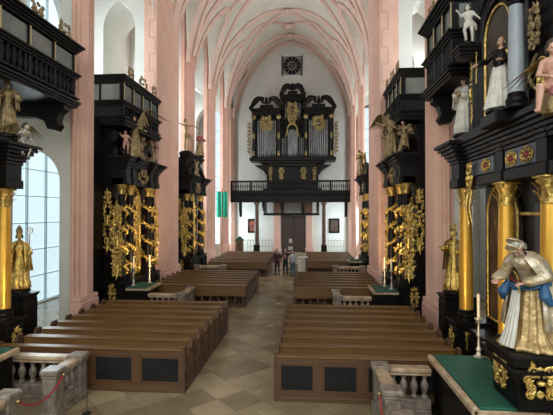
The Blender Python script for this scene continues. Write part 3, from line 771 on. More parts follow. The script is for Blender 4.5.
# ------------------------------------------------------------------ glazed oratories above the altars
def oratory(F, u0, u1, zb, zt, depth, label, npane, nb, brackets=True):
    t = F.root('oratory', label, 'balcony', 'glazed oratories between the piers')
    H = zt-zb; zm = zb+H*(.47 if brackets else .40)
    m = F.mb(); mould(m, u0, u1, -depth, .0, zb-.22, .22, .12, 3); m.box(u0, u1, -depth, 0, zb, zb+.08); mould(m, u0, u1, -depth, -.02, zb+.08, .10, .10, 2, False); m.build('floor_slab', M['black'], t, smooth=30)
    m = F.mb(); m.box(u0+.02, u1-.02, -depth+.1, -.14, zb+.05, zt-.1); m.build('box_body', M['blackdull'], t, smooth=0)
    m = F.mb(); mould(m, u0, u1, -depth, -.02, zm-.12, .20, .14, 3); m.build('sill', M['black'], t, smooth=30)
    m = F.mb(); mould(m, u0, u1, -depth, -.02, zt-.22, .30, .22 if brackets else .12, 4); m.build('cornice', M['black'], t, smooth=30)
    L = u1-u0; k = 0
    for i in range(npane):
        a = u0+L*i/npane; b2 = u0+L*(i+1)/npane
        for j in range(nb):
            c = a+(b2-a)*(j+.5)/nb; m = F.mb(); m.lathe([(r*1.05, z*(zm-.12-zb-.16)/.49) for r, z in BAL], (c, -.08, zb+.16), 8); m.build('baluster', M['blackdull'], t)
        g = F.mb(); g.box(a+.06, b2-.06, -.13, -.08, zm+.10, zt-.26); p = g.build('window', M['glassdark'], t, smooth=0)
    for i in range(npane+1):
        a = u0+L*i/npane; a = min(max(a, u0+.05), u1-.05); m = F.mb(); m.box(a-.05, a+.05, -.14, -.02, zb+.12, zt-.2); m.build('post', M['black'], t, smooth=0)
    for i in range(npane+1):
        a = min(max(u0+L*i/npane, u0+.05), u1-.05); m = F.mb(); m.box(a-.02, a+.02, -.03, .0, zm+.08, zt-.24, .004); m.build('gilt_strip', M['giltstrip'], t, smooth=0)
    # the end that looks at the chancel: two panels
    for (e0, e1) in ((-depth+.2, -depth/2-.05), (-depth/2+.05, -.2)):
        m = F.mb(); m.box(u0-.02, u0+.05, e0, e1, zm+.12, zt-.3, .01); m.build('end_window', M['glassdark'], t, smooth=0)
    if brackets:
        for c in ([u1-.45, (u0+u1)/2, u0+.45] if L > 3 else [u1-.4]):
            m = F.mb(); pf = [(-depth, zb-.2), (-.05, zb-.2), (-.05, zb-.38), (-.22, zb-.50), (-.30, zb-.72), (-.22, zb-.9), (-.34, zb-1.05), (-.6, zb-1.0), (-.72, zb-.75), (-1.0, zb-.62), (-depth, zb-.55)]
            m.prism(pf, c-.16, c+.16, 'x'); m.build('bracket', M['black'], t, smooth=25)
    # gilded crest
    rn = random.Random(int(L*10)); n = int(L/1.5)+1
    for i in range(n):
        c = u0+L*(i+.5)/n; m = F.mb(); T0 = m.T.copy()
        ornament(m, (c, .02, zt+.28), 1.2, .5, i+3, 4, .03, .2)
        m.build('crest_ornament', M['oldgold'], t, smooth=50)
    return t
OL1 = Side(-1, -7.78, 0); OR1 = Side(1, 3.67, 0)
oratory(OL1, 5.4, 13.4, 7.8, 9.6, 2.2, 'black glazed oratory high on the near left, with balusters and gold strips', 7, 5)
oratory(OR1, 11.2, 13.6, 7.85, 9.85, 2.2, 'black glazed oratory high on the near right, above the white saints', 3, 5)
OL2 = Side(-1, -7.45, 0); OR2 = Side(1, 3.62, 0)
oratory(OL2, 16.3, 20.2, 7.85, 9.6, 2.0, 'black glazed oratory above the second altar on the left', 4, 3, False)
oratory(OR2, 17.1, 20.6, 8.05, 9.8, 2.0, 'black glazed oratory above the second altar on the right', 4, 3, False)

# ------------------------------------------------------------------ the two near altars
def arch_frame(m, uc, w, z0, z1, v, r, k=18):
    """moulded frame: two uprights and a round arch"""
    a = w/2; zs = z1-a; pts = [(uc-a, v, z0)]+[(uc-a*cos(pi*j/k), v, zs+a*sin(pi*j/k)) for j in range(k+1)]+[(uc+a, v, z0)]
    m.tube(pts, r, 8); m.tube([(uc-a, v, z0), (uc+a, v, z0)], r, 8)
def arch_panel(m, uc, w, z0, z1, v0, v1, k=18):
    a = w/2; zs = z1-a; m.prism([(uc-a, z0), (uc+a, z0)]+[(uc+a*cos(pi*j/k), zs+a*sin(pi*j/k)) for j in range(k+1)], v0, v1, 'y')
def column(F, t, u, v, z0, z1, r, shaft='goldcol', cap='gold', base='black', caph=.5):
    m = F.mb(); m.lathe([(r*1.45,0),(r*1.45,.06),(r*1.3,.08),(r*1.4,.12),(r*1.35,.17),(r*1.12,.20),(r*1.18,.24),(r*1.02,.28)], (u, v, z0), 18)
    b = m.build('column_base', M[base], t)
    m = F.mb(); m.lathe([(r,0),(r*1.01,(z1-z0-caph)*.35),(r*.88,(z1-z0-caph-.28))], (u, v, z0+.28), 20); s = m.build('column_shaft', M[shaft], t, smooth=60)
    m = F.mb(); capital(m, (u, v, z1-caph), r*.9, caph); m.build('capital', M[cap], t, smooth=50)
def near_altar(F, label, umin, full=True):
    t = F.root('side_altar', label, 'altar', 'near altars')
    hi = 2.75
    m = F.mb(); m.box(umin, hi, -.75, .42, 0, .5, .02); m.box(umin, hi-.1, -.75, .1, .5, 1.0, .02); mould(m, umin, hi-.3, -.75, 0, 1.0, .2, .12, 3); m.build('plinth', M['black'], t, smooth=30)
    m = F.mb(); m.box(umin, 2.2, -.75, -.5, 1.1, 7.5)
    m.build("back_panel", M["black"], t, smooth=0)
    cols = [(2.2, 0), (-.1, 0), (-1.72, 0)] if full else [(2.1, 0)]
    for i, (u, v) in enumerate(cols):
        if u < umin: continue
        m = F.mb(); m.box(u-.32, u+.32, v-.5, v+.36, .4, 1.12, .015); mould(m, u-.30, u+.30, -.5, v+.32, 1.1, .2, .09, 3); m.box(u-.40, u+.40, v-.5, v+.44, .3, .5, .02)
        p = m.build('pedestal', M['black'], t, smooth=30)
        o = F.mb(); o.T = F.T @ Matrix.Translation((u, v+.37, .82)) @ Matrix.Rotation(pi, 4, 'Z'); ornament(o, (0,0,0), .42, .5, i+11, 4, .018, .2); o.build('gilt_relief', M['gold'], p, smooth=50); o = F.mb()
        o.T = F.T @ Matrix.Translation((u-.33, v, .82)) @ Matrix.Rotation(-pi/2, 4, 'Z'); ornament(o, (0,0,0), .42, .5, i+14, 4, .018, .2)
        o.build('gilt_relief', M['gold'], p, smooth=50)
        column(F, t, u, v, 1.3, 4.75, .172)
    # painting in its gilded arch
    m = F.mb(); arch_panel(m, 1.0, 1.5, 1.5, 4.75, -.50, -.42); pa = m.build('altar_painting', M['painting'], t, smooth=0)
    m = F.mb(); arch_frame(m, 1.0, 1.55, 1.5, 4.8, -.38, .03); m.build('frame', M['gold'], pa)
    # the saint painted on the canvas, a standing figure with one raised arm
    m = F.mb(); fig_ = [(.72,1.7),(1.28,1.7),(1.34,2.3),(1.24,2.9),(1.22,3.25),(1.34,3.5),(1.5,3.9),(1.42,3.95),(1.22,3.62),(1.10,3.50),(1.12,3.62),(1.10,3.78),(1.0,3.86),(.90,3.78),(.88,3.62),(.92,3.50),(.78,3.38),(.70,3.0),(.62,2.6),(.72,2.5),(.80,2.9),(.76,2.3)]
    m.prism(fig_, -.42, -.412, 'y'); m.build('painted_figure', M['paintflesh'], pa, smooth=0)
    if full:
        m = F.mb(); m.box(-1.4, -.35, -.5, -.44, 1.4, 4.3); m.build('side_panel', M['darkblue'], t, smooth=0)
        m = F.mb(); m.box(-2.2, .2, -.5, -.40, 4.05, 4.12, .01); m.build('gilt_strip', M['gold'], t)
    # entablature, breaking forward over every column
    m = F.mb(); m.box(umin, 2.45, -.5, .16, 4.75, 4.98, .02); m.box(umin, 2.42, -.5, .08, 4.98, 5.38); mould(m, umin, 2.42, -.5, .12, 5.38, .5, .30, 6)
    for (u, v) in cols:
        if u < umin: continue
        e = .0 if u > 1 else .12
        m.box(u-.32+e, u+.32-e, -.3, .32-e, 4.75, 4.98, .02); m.box(u-.29+e, u+.29-e, -.3, .27-e, 4.98, 5.38)
        mould(m, u-.29+e, u+.29-e, -.3, .27-e, 5.38, .55, .36-e, 6)
    m.build('entablature', M['black'], t, smooth=30)
    if full:
        m = F.mb(); m.box(-1.5, -.32, .08, .12, 5.0, 5.37, .01); m.box(.22, 1.78, .08, .12, 5.0, 5.36, .01); fz = m.build('frieze_panel', M['frieze'], t, smooth=0)
        for u in (-1.2, -.6, .6):
            o = F.mb(); c = (u, .14, 5.18)
            for k in range(8): a = k*pi/4; o.ball((c[0]+.15*cos(a), .14, c[2]+.10*sin(a)), (.045,.02,.035), 7, 5)
            o.tube([(c[0]+.22*cos(a*pi/12), .135, c[2]+.15*sin(a*pi/12)) for a in range(25)], .012, 6); o.mat(M['redmarble']); o.mats[0] = M['gold']
            o.mats = [M['gold'], M['redmarble']]; o.k = 1; o.ball(c, (.075,.05,.055), 9, 6); o.build('rosette', None, fz)
    # upper storey
    m = F.mb(); m.box(umin, 2.5, -.5, .22, 5.8, 6.1, .02)
    if full: m.box(-1.05, -.35, .1, .62, 5.8, 6.05, .03)
    m.build('attic_plinth', M['black'], t, smooth=30)
    if full:
        m = F.mb(); m.box(umin, 1.85, -.5, .04, 6.1, 9.4); m.build('attic_wall', M['black'], t, smooth=0)
        m = F.mb(); arch_panel(m, .1, 1.2, 6.15, 8.5, .0, .06); nn = m.build('niche_back', M['brownp'], t, smooth=0)
        m = F.mb(); arch_frame(m, .1, 1.22, 6.15, 8.55, .08, .032); m.build('gilt_frame', M['gold'], nn)
        m = F.mb()
        for r_, w_ in ((.09, 1.5), (.07, 1.85), (.11, 2.3)): arch_frame(m, .1, w_, 6.15, 8.4+w_/2-.4, .06, r_)
        m.build('arch_moulding', M['black'], t)
        column(F, t, -1.15, .28, 6.05, 8.25, .135, 'bluecol', 'black', 'black', .3)
        m = F.mb(); m.box(-1.45, -.8, -.5, .5, 8.25, 8.9, .03); m.build('attic_block', M['black'], t, smooth=0)
        m = F.mb(); m.T = F.T @ Matrix.Translation((-1.55, .14, 7.4)) @ Matrix.Rotation(pi, 4, 'Z'); ornament(m, (0,0,0), .5, .75, 21, 6, .026, .4); m.build('gilt_cartouche', M['oldgold'], t, smooth=50)
        m = F.mb(); pts = [(-1.55+.25*sin(a*.35), .12, 6.9-a*.07) for a in range(12)]; m.tube(pts, .03, 6); m.build('scroll_band', M['oldgold'], t)
        m = F.mb(); m.T = F.T @ Matrix.Translation((1.55, .06, 7.1)) @ Matrix.Rotation(pi, 4, 'Z'); ornament(m, (0,0,0), .26, 1.4, 5, 10, .013, .2); m.build('gilt_relief', M['gold'], t, smooth=50)
    # outer pedestal that carries the gilded figure; console for the cherub
    q = 0 if full else .34; m = F.mb(); m.box(2.95, 3.55, -.6-q, .32-q, 0, 1.6, .02); mould(m, 2.97, 3.53, -.6-q, .28-q, 1.6, .16, .08, 3); m.build('figure_pedestal', M['black'], t, smooth=30)
    if full: m = F.mb(); mould(m, .90, 1.20, 0, .55, 7.75, .3, .1, 4); m.build('console', M['black'], t, smooth=30)
    # gilded bracket and garland left of the frieze
    m = F.mb(); m.T = F.T @ Matrix.Translation((1.35, .2, 4.95)) @ Matrix.Rotation(pi, 4, 'Z'); ornament(m, (0,0,0), .45, .7, 31, 5, .028, .4)
    m.tube([(-.1, 0, -.3), (-.22, -.02, -.7), (-.1, 0, -1.1), (-.2, 0, -1.5)], [.035,.03,.028,.015], 7); m.tube([(.1, 0, -.3), (.0, -.02, -.75), (.12, 0, -1.1)], [.035,.028,.012], 7)
    m.build('gilt_garland', M['gold'], t, smooth=50)
    return t
R1 = Side(1, 4.1, 9.25); L1 = Side(-1, -8.1, 8.45)
near_altar(R1, 'tall black and gold altar at the right edge with a blue-grey upper column', -2.9)
near_altar(L1, 'black and gold altar at the left edge with one gilded column in view', -.8, False)

def mensa(F, u0, u1, v0, v1, h, label):
    t = F.root('altar_table', label, 'altar table', 'green-topped altar tables')
    m = F.mb(); m.box(u0+.06, u1-.06, v0, v1-.08, 0, h-.08, .01); m.box(u0, u1, v0, v1, 0, .12, .02); m.build('table_block', M['black'], t, smooth=0)
    m = F.mb(); m.box(u0-.02, u1+.02, v1-.07, v1+.03, h-.10, h+.02, .02); m.box(u0-.02, u1+.02, v0, v1, h-.10, h-.02, .01); m.build('marble_edge', M['pinkmarble'], t, smooth=0)
    m = F.mb(); m.box(u0, u1, v0, v1-.10, h-.02, h+.025, .01); m.build('green_cloth', M['green'], t, smooth=0)
    return t
mensa(R1, -2.6, -.2, .50, 1.62, 1.12, 'green-covered altar table at the lower right, in front of the gilded columns')
mensa(L1, -2.6, .35, .50, 1.7, 1.12, 'green-covered altar table at the lower left edge')
candle(R1.w(-.32, .66, 1.15), 1.3, 'tall silver candlestick with a pale candle on the right green altar table')

# ---- altars two and three: black retables thick with gilded carving
def carved_altar(F, W, zt, label, seed, attic=False, zc=5.3):
    t = F.root('side_altar', label, 'altar', 'carved altars further down the nave'); h = W/2; rn = random.Random(seed)
    m = F.mb(); m.box(-h, h, -.7, .30, 0, .55, .02); m.box(-h+.1, h-.1, -.7, .15, .55, 1.05, .02); mould(m, -h+.1, h-.1, -.7, .15, 1.05, .2, .12, 3); m.build('plinth', M['black'], t, smooth=30)
    m = F.mb(); m.box(-h+.05, h-.05, -.7, -.45, 1.1, zt); m.box(-h-.85, h-.05, -1.25, -.7, .0, zt+.25); m.build('back_panel', M['black'], t, smooth=0)
    m = F.mb(); m.T = F.T @ Matrix.Translation((-h+.03, -.52, 3.5)) @ Matrix.Rotation(-pi/2, 4, 'Z'); ornament(m, (0,0,.3), .5, 2.4, seed+9, 13, .024, .5); m.build('gilt_relief', M['gold'], t, smooth=50)
    m = F.mb(); m.T = F.T @ Matrix.Translation((-h-.0, -.3, .8)) @ Matrix.Rotation(-pi/2, 4, 'Z'); ornament(m, (0,0,0), .42, .8, seed+2, 5, .022, .4); m.build('gilt_relief', M['gold'], t, smooth=50)
    us = [-h+.35, -h*.50, h*.50, h-.35]
    for i, u in enumerate(us):
        outer = i in (0, 3)
        m = F.mb(); m.box(u-.24, u+.24, -.45, .28, .5, 1.1, .015); m.build('pedestal', M['black'], t, smooth=0)
        column(F, t, u, 0 if not outer else -.08, 1.25, zc, .15, 'black', 'gold', 'black', .42)
        # vine winding round the shaft
        m = F.mb(); v = 0 if not outer else -.08; pts = []; K = 60
        for k in range(K+1): a = k*.42; pts.append((u+.185*cos(a), v+.185*sin(a), 1.6+(zc-2.15)*k/K))
        m.tube(pts, .05, 6)
        for k in range(0, K):
            p = pts[k]; m.ball((u+(p[0]-u)*1.18, v+(p[1]-v)*1.18, p[2]), (.06,.06,.075), 7, 5)
            q = pts[k]; a = atan2(q[1]-v, q[0]-u); old = m.T; m.T = F.T @ Matrix.Translation((q[0], q[1], q[2])) @ Matrix.Rotation(a+pi/2, 4, 'Z'); m.leaf((0,0,0), rn.uniform(0, 6.2), .19, .12, .012, .5); m.T = old
        m.build('gilt_vine', M['gold'], t, smooth=50)
    m = F.mb(); arch_panel(m, 0, W*.40, 1.4, zc-.1, -.44, -.38); pa = m.build('altar_painting', M['painting'], t, smooth=0)
    m = F.mb(); arch_frame(m, 0, W*.42, 1.35, zc, -.34, .07); m.build('frame', M['gold'], pa)
    m = F.mb(); m.T = F.T @ Matrix.Translation((0, -.25, 3.2)) @ Matrix.Rotation(pi, 4, 'Z'); ornament(m, (0,0,.9), W*.36, 1.3, seed, 7, .035, .5); ornament(m, (0,0,-.8), W*.34, 1.6, seed+1, 8, .035, .5); m.build('gilt_relief', M['gold'], t, smooth=50)
    for s in (-1, 1):      # carved wings of foliage at both outer edges, turned to the chancel as well
        m = F.mb(); m.T = F.T @ Matrix.Translation((s*(h-.02), -.1, 2.9)) @ Matrix.Rotation(pi/2*s, 4, 'Z'); ornament(m, (0,0,0), .62, 2.8, seed+3, 15, .026, .5); ornament(m, (.08,.06,.1), .4, 2.6, seed+4, 15, .022, .5); m.build('gilt_wing', M['gold'], t, smooth=50)
    m = F.mb(); m.box(-h+.1, h-.1, -.5, .10, zc, zc+.25, .02); m.box(-h+.12, h-.12, -.5, .04, zc+.25, zc+.65); mould(m, -h+.12, h-.12, -.5, .05, zc+.65, .45, .3, 5)
    for u in us: m.box(u-.25, u+.25, -.4, .24, zc, zc+.25, .02); m.box(u-.22, u+.22, -.4, .2, zc+.25, zc+.65); mould(m, u-.22, u+.22, -.4, .2, zc+.65, .5, .34, 5)
    m.build('entablature', M['black'], t, smooth=30)
    m = F.mb(); m.T = F.T @ Matrix.Translation((0, .16, zc+.45)) @ Matrix.Rotation(pi, 4, 'Z'); ornament(m, (0,0,0), W*.45, .6, seed+5, 5, .03, .3); m.build('gilt_frieze', M['oldgold'], t, smooth=50)
    m = F.mb()
    for s in (-1, 1):      # broken pediment scrolls
        pts = [(s*(h*.95-h*.62*k/10), .0, zc+1.15+.75*sin(k/10*1.5)) for k in range(11)]; m.tube(pts, [.17-.006*k for k in range(11)], 8, 1.4)
        m.scroll((s*h*.30, 0, zc+1.75), .24, 1.3, .10, pi/2, s, 'xz', 7)
    m.box(-h*.3, h*.3, -.5, -.1, zc+1.0, zt-.3, .04); m.build('pediment', M['black'], t)
    if attic: m = F.mb(); m.box(-h*.86, h*.7, -.5, -.05, zc+1.0, zc+2.2, .04); mould(m, -h*.86, h*.7, -.5, 0, zc+2.2, .35, .2, 4); m.build('attic', M['black'], t, smooth=30)
    m = F.mb(); m.T = F.T @ Matrix.Translation((0, 0, zc+1.75)) @ Matrix.Rotation(pi, 4, 'Z'); ornament(m, (0,0,.1), W*.34, 1.5, seed+7, 7, .035, .4); m.build('gilt_crest', M['oldgold'], t, smooth=50)
    return t
R2 = Side(1, 3.75, 18.75); L2 = Side(-1, -7.75, 18.6); R3 = Side(1, 3.62, 27.8); L3 = Side(-1, -7.55, 27.3)
carved_altar(R2, 3.9, 7.6, 'black and gold carved altar between the two right piers, under the oratory', 41)
carved_altar(L2, 4.0, 7.6, 'black and gold carved altar between the two left piers, under the oratory', 52)
carved_altar(L3, 4.2, 7.4, 'dark altar with gilded columns behind the second left pier', 63, True)
carved_altar(R3, 3.4, 7.4, 'dark altar with gilded columns glimpsed past the second right pier', 74)
mensa(R2, -2.5, -1.1, .40, 1.35, 1.1, 'green-covered altar table of the second right altar')
mensa(L2, -2.3, -.95, .40, 1.35, 1.1, 'green-covered altar table of the second left altar')
mensa(R3, -1.3, -.2, .36, 1.2, 1.1, 'green-covered altar table of the far right altar')
for F_, uv, side in ((R2, ((-2.1, .6), (-1.5, .75)), 'right'), (L2, ((-1.9, .55), (-1.2, .95)), 'left')):
    for j, (u, v) in enumerate(uv): candle(F_.w(u, v, 1.13), 1.2, '%s of the two candlesticks on the second %s altar table' % (('nearer', 'farther')[j], side))
# ------------------------------------------------------------------ statues
def F_(side): return side
DEG = radians
# the bowing bishop in front of the right altar
def bishop_extras(t, sc, b, P):
    H = P['_H']
    m = MB(); n = 22      # tall mitre
    for s in (-1, 1):
        pf = [(-.085, 0), (.085, 0), (.09, .08), (.05, .14), (0, .19), (-.05, .14), (-.09, .08)]
        vs = []
        for yy in (s*.075, s*.055):
            for x, z in pf: vs.append(H(x, yy*(1-z*1.5), .07+z))
        k = len(pf); m.add(vs, [tuple(range(k))[::-1], tuple(range(k, 2*k))]+[(i, (i+1) % k, (i+1) % k+k, i+k) for i in range(k)])
    m.tube([H(.09*cos(a*pi/10), .09*sin(a*pi/10), .075) for a in range(21)], .014, 6)
    part(t, m, 'mitre', 'silvergold', sc, b)
    m = MB(); fo = folds(7, .05, .12, 1.2, seed=4)
    for z, r in ((.98, .035), (1.02, .03), (.94, .028)):
        pts = [(cos(a)*.30, sin(a)*.25-.02, z+.05*sin(a*2+z*9)) for a in [radians(-170+160*k/20) for k in range(21)]]
        m.tube(pts, [r*(1+.3*sin(k)) for k in range(21)], 8)
    part(t, m, 'blue_lining', 'blue', sc, b, 'blue turned lining')
    for s in (-1, 1): m = MB(); m.cap((s*.25,-.14,1.0), .05, (s*.30,-.22,.82), .085, 9); m.cap((s*.30,-.22,.82), .085, (s*.34,-.16,.72), .05, 9); part(t, m, 'sleeve_lining', 'blue', sc, b, 'blue hanging sleeve lining')
    m = MB(); m.tube([(cos(a)*.24, sin(a)*.21-.04, 1.06-.02*cos(a*3)) for a in [radians(-160+140*k/14) for k in range(15)]], .022, 7); part(t, m, 'sash', 'redmarble', sc, b, 'red sash')
    m = MB()
    for k in range(9): z = 1.35-.06*k; m.ball((-.02, -.27-.006*k, z), (.02,.015,.028), 7, 5)
    part(t, m, 'embroidery', 'gold', sc, b)
    m = MB()
    for k in range(4):
        a = radians(-128+9*k); m.tube([(cos(a)*.22, sin(a)*.22-.03, .98), (cos(a)*.28, sin(a)*.27-.03, .6), (cos(a)*.36, sin(a)*.35-.02, .25), (cos(a)*.44, sin(a)*.43, .03)], [.02,.03,.036,.04], 7)
    part(t, m, 'lace_underrobe', 'white', sc, b, 'white lace below the cope')
P = dict(lean=.55, nod=.6, turn=.1, head=(0,-.05), armR=((-.27,-.16,1.18), (-.20,-.47,1.26)), armL=((.29,-.10,1.12), (.10,-.36,1.10)), sleeve=.085, flare=1.25, k=12, seed=3, curl=.8, sway=.0)
B = R1.w(-2.3, .62, 2.0)
figure('bishop_statue', B, DEG(-52), 1.82, P, 'large bowing bishop statue in a pale gold cope with blue lining, right foreground', 'statue', None, 'flesh', 'cope', 'silvergold', ('silvergold', DEG(-45), DEG(225), .3), 'silver', None, .013, bishop_extras, None, (.45,.41), (.01,.06), True, train=0)
def bishop_block():
    t = R1.root('statue_console', 'black console with gold scrollwork carrying the bowing bishop, lower right', 'console', None, -2.3, 0, 0)
    F = R1; m = MB(); m.T = F.T.copy()
    m.box(-.42, .46, .44, 1.02, 1.15, 1.5, .02); mould(m, -.40, .42, .46, 1.0, 1.5, .30, .14, 4); m.box(-.50, .52, .42, 1.12, 1.80, 1.99, .03)
    b = m.build('block', M['black'], t, smooth=30)
    m = MB(); m.T = F.T @ Matrix.Translation((0, 1.08, 1.62)) @ Matrix.Rotation(pi, 4, 'Z'); ornament(m, (0,0,0), .8, .42, 3, 6, .022, .3); m.build('gilt_relief', M['gold'], b, smooth=50)
    m = MB(); m.T = F.T @ Matrix.Translation((-.50, .75, 1.62)) @ Matrix.Rotation(-pi/2, 4, 'Z'); ornament(m, (0,0,0), .7, .42, 8, 6, .022, .3); m.build('gilt_relief', M['gold'], b, smooth=50)
    return t
bishop_block()
# gilded figures on the outer pedestals
def mitre_extras(t, sc, b, P):
    H = P['_H']; m = MB()
    m.lathe([(.08,0),(.098,.08),(.085,.17),(.03,.27),(.005,.29)], H(0,.01,.07), 12, 1, .7); part(t, m, 'mitre', 'oldgold', sc, b)
    m = MB(); hx, hy, hz = P['armL'][1]; m.tube([(hx, hy-.03, 0.05), (hx, hy-.03, 1.75)], .016, 7); m.scroll((hx-.0, hy-.03, 1.86), .11, 1.3, .018, -pi/2, 1, 'xz', 6); part(t, m, 'crozier', 'gold', sc, b)
Pb = dict(lean=.05, armR=((-.27,.0,1.14), (-.20,-.28,1.22)), armL=((.29,-.02,1.14), (.30,-.26,1.12)), sleeve=.08, flare=1.2, k=11, seed=8, nod=.15)
figure('gilded_bishop', R1.w(3.25, -.05, 1.90), DEG(-60), 1.72, Pb, 'gilded bishop figure with tall mitre left of the right gilded columns', 'statue', None, 'gold', 'gold', 'gold', ('oldgold', DEG(-50), DEG(230), .5), 'oldgold', None, .016, mitre_extras, 'black', (.30,.26))
figure('gilded_bishop', L1.w(3.25, -.40, 1.90), DEG(30), 1.62, dict(Pb, seed=12), 'gilded figure in heavy folds beside the left gilded column', 'statue', None, 'gold', 'gold', 'gold', ('gold', DEG(-60), DEG(240), .5), 'green', None, .016, mitre_extras, 'black', (.32,.28))
# white saints of the right altar
def book_extras(t, sc, b, P):
    h = P['armL'][1]; m = MB(); m.box(h[0]-.09, h[0]+.03, h[1]-.10, h[1]-.05, h[2]-.06, h[2]+.12, .01); part(t, m, 'book', 'oldgold', sc, b)
def drape_extras(t, sc, b, P):
    m = MB()
    for k in range(5): m.tube([(.14+.03*k, -.05+.03*k, 1.40-.02*k), (.27+.02*k, -.02, 1.20), (.30+.01*k, .02, .98-.04*k), (.24, .03, .80-.05*k)], [.03,.05,.045,.02], 7)
    part(t, m, 'gilt_drapery', 'gold', sc, b, 'gold drapery over one shoulder')
    h = P['armR'][1]; m = MB(); m.tube([(h[0], h[1]-.04, h[2]-.45), (h[0]-.02, h[1]-.04, h[2]+.3)], .014, 6); part(t, m, 'staff', 'gold', sc, b)
figure('saint_statue', R1.w(2.3, .0, 6.22), DEG(-55), 1.5, dict(armR=((-.26,-.02,1.12), (-.10,-.25,1.22)), armL=((.27,-.02,1.12), (.10,-.27,1.15)), sleeve=.085, flare=1.3, k=9, seed=5, nod=.2), 'white-robed saint with folded arms above the farthest gilded column on the right', 'statue', None, 'flesh', 'white', 'white', ('white', DEG(-40), DEG(220), .7), 'hair', None, .016, book_extras, 'black', (.27,.23))
figure('saint_statue', R1.w(-.62, .34, 6.17), DEG(-45), 1.42, dict(armR=((-.30,-.05,1.20), (-.42,-.30,1.10)), armL=((.27,-.02,1.12), (.14,-.25,1.12)), sleeve=.07, k=8, seed=6, nod=.1, side=.06), 'saint with black bodice and long white skirt in front of the brown niche', 'statue', None, 'flesh', 'white', 'black', None, 'oldgold', None, .015, drape_extras, 'black', (.33,.27), robe_z=1.12)
# cherubs
PUT = dict(plump=1.3, hs=1.35, armR=((-.28,-.05,1.28), (-.38,-.22,1.45)), armL=((.30,-.02,1.22), (.42,-.12,1.05)), legs=(((-.09,0,.90),(-.16,-.16,.58),(-.10,.02,.20)), ((.09,0,.90),(.15,-.06,.50),(.16,.05,.10))), sway=.03, nod=.1)
def cloth_extras(c):
    def f(t, sc, b, P):
        m = MB()
        for k in range(4): m.tube([(-.2+.02*k, -.05, .92-.03*k), (0, -.14, .86-.05*k), (.2, -.06, .90-.03*k), (.30, .05, .78-.06*k), (.28, .08, .55)], [.03,.05,.05,.045,.015], 7)
        part(t, m, 'loincloth', c, sc, b)
    return f
figure('cherub', R1.w(1.05, .33, 8.14), DEG(-30), .92, PUT, 'small white cherub perched high at the end of the right oratory', 'cherub', None, 'white', None, None, None, 'hair', None, .018, cloth_extras('white'), 'black')
SEAT = dict(plump=1.28, hs=1.3, lean=.3, nod=.2, turn=.3, armR=((-.30,-.10,1.20), (-.30,-.38,1.32)), armL=((.30,.02,1.15), (.36,-.20,.98)), legs=(((-.09,0,.90),(-.20,-.36,.86),(-.24,-.34,.42)), ((.09,0,.90),(.18,-.32,.74),(.10,-.22,.34))))
def seat_extras(t, sc, b, P):
    m = MB(); m.lathe([(.22,.36),(.26,.45),(.25,.7),(.20,.86)], (0,.06,0), 14, 1, .8, folds(6,.05,.08,1)); part(t, m, 'cloud_seat', 'oldgold', sc)
    cloth_extras('rose')(t, sc, b, P)
figure('cherub', R1.w(-2.78, .50, 5.3), DEG(-35), 1.3, dict(SEAT, armR=((-.26,-.10,1.15), (-.08,-.30,1.08)), armL=((.28,-.05,1.15), (.12,-.3,1.2))), 'large pink seated cherub at the upper right edge', 'cherub', None, 'flesh', None, None, None, 'hair', ('gold', .22, .35, 7), .015, seat_extras)
# grey-gold figures over the left altar
def trumpet_extras(t, sc, b, P):
    h = Vector(P['armR'][1]); m = MB(); m.tube([h+Vector((0,.1,-.02)), h+Vector((-.1,-.2,.05)), h+Vector((-.2,-.5,.12)), h+Vector((-.24,-.62,.14))], [.012,.015,.03,.06], 8); part(t, m, 'trumpet', 'oldgold', sc, b)
figure('saint_statue', L1.w(2.2, .0, 6.22), DEG(40), 1.45, dict(Pb, seed=21), 'grey-gold saint standing over the left gilded column', 'statue', None, 'oldgold', 'oldgold', 'oldgold', ('oldgold', DEG(-50), DEG(230), .6), 'hair', None, .018, book_extras, 'black', (.30,.26))
figure('cherub', L1.w(2.3, .35, 5.42), DEG(70), 1.1, dict(SEAT, armR=((-.30,-.10,1.20), (-.42,-.42,1.30))), 'seated cherub stretching out an arm with a trumpet, left altar cornice', 'cherub', None, 'silver', None, None, None, 'hair', ('oldgold', .4, .6, 6), .02, trumpet_extras)
# angels on the second altars
ANG = dict(lean=.15, armR=((-.32,-.05,1.30), (-.50,-.25,1.50)), armL=((.30,-.02,1.20), (.38,-.30,1.15)), sleeve=.07, k=8, seed=31, sway=.04)
zt2 = 6.47+.11
figure('angel', L2.w(-1.15, .22, zt2-.1), DEG(30), 1.75, ANG, 'gilded angel with raised wings on the second left altar, nearer side', 'statue', None, 'flesh', 'oldgold', 'oldgold', None, 'hair', ('oldgold', .8, 1.15, 11), .022, None, 'black', (.32,.3))
figure('angel', L2.w(1.35, .0, zt2), DEG(75), 1.15, dict(ANG, seed=33), 'small gilded angel on the far end of the second left altar', 'statue', None, 'flesh', 'oldgold', 'oldgold', None, 'hair', ('oldgold', .4, .5, 8), .022, None, 'black', (.30,.28))
figure('cherub', L2.w(-1.75, .12, zt2-.02), DEG(30), .95, dict(PUT), 'pale cherub at the near corner of the second left altar', 'cherub', None, 'flesh', None, None, None, 'hair', None, .022, cloth_extras('rose'), 'black')
figure('angel', R2.w(1.1, .1, zt2), DEG(-80), 1.35, dict(ANG, seed=35), 'gilded angel leaning out at the far end of the second right altar', 'statue', None, 'flesh', 'oldgold', 'oldgold', None, 'hair', ('oldgold', .5, .5, 8), .022, None, 'black', (.32,.3))
figure('angel', R2.w(-.4, .25, zt2-.15), DEG(-60), 1.95, dict(ANG, seed=36), 'gilded angel with spread wings in the middle of the second right altar', 'statue', None, 'oldgold', 'oldgold', 'oldgold', None, 'hair', ('oldgold', .9, .8, 10), .022, None, 'black', (.32,.3))
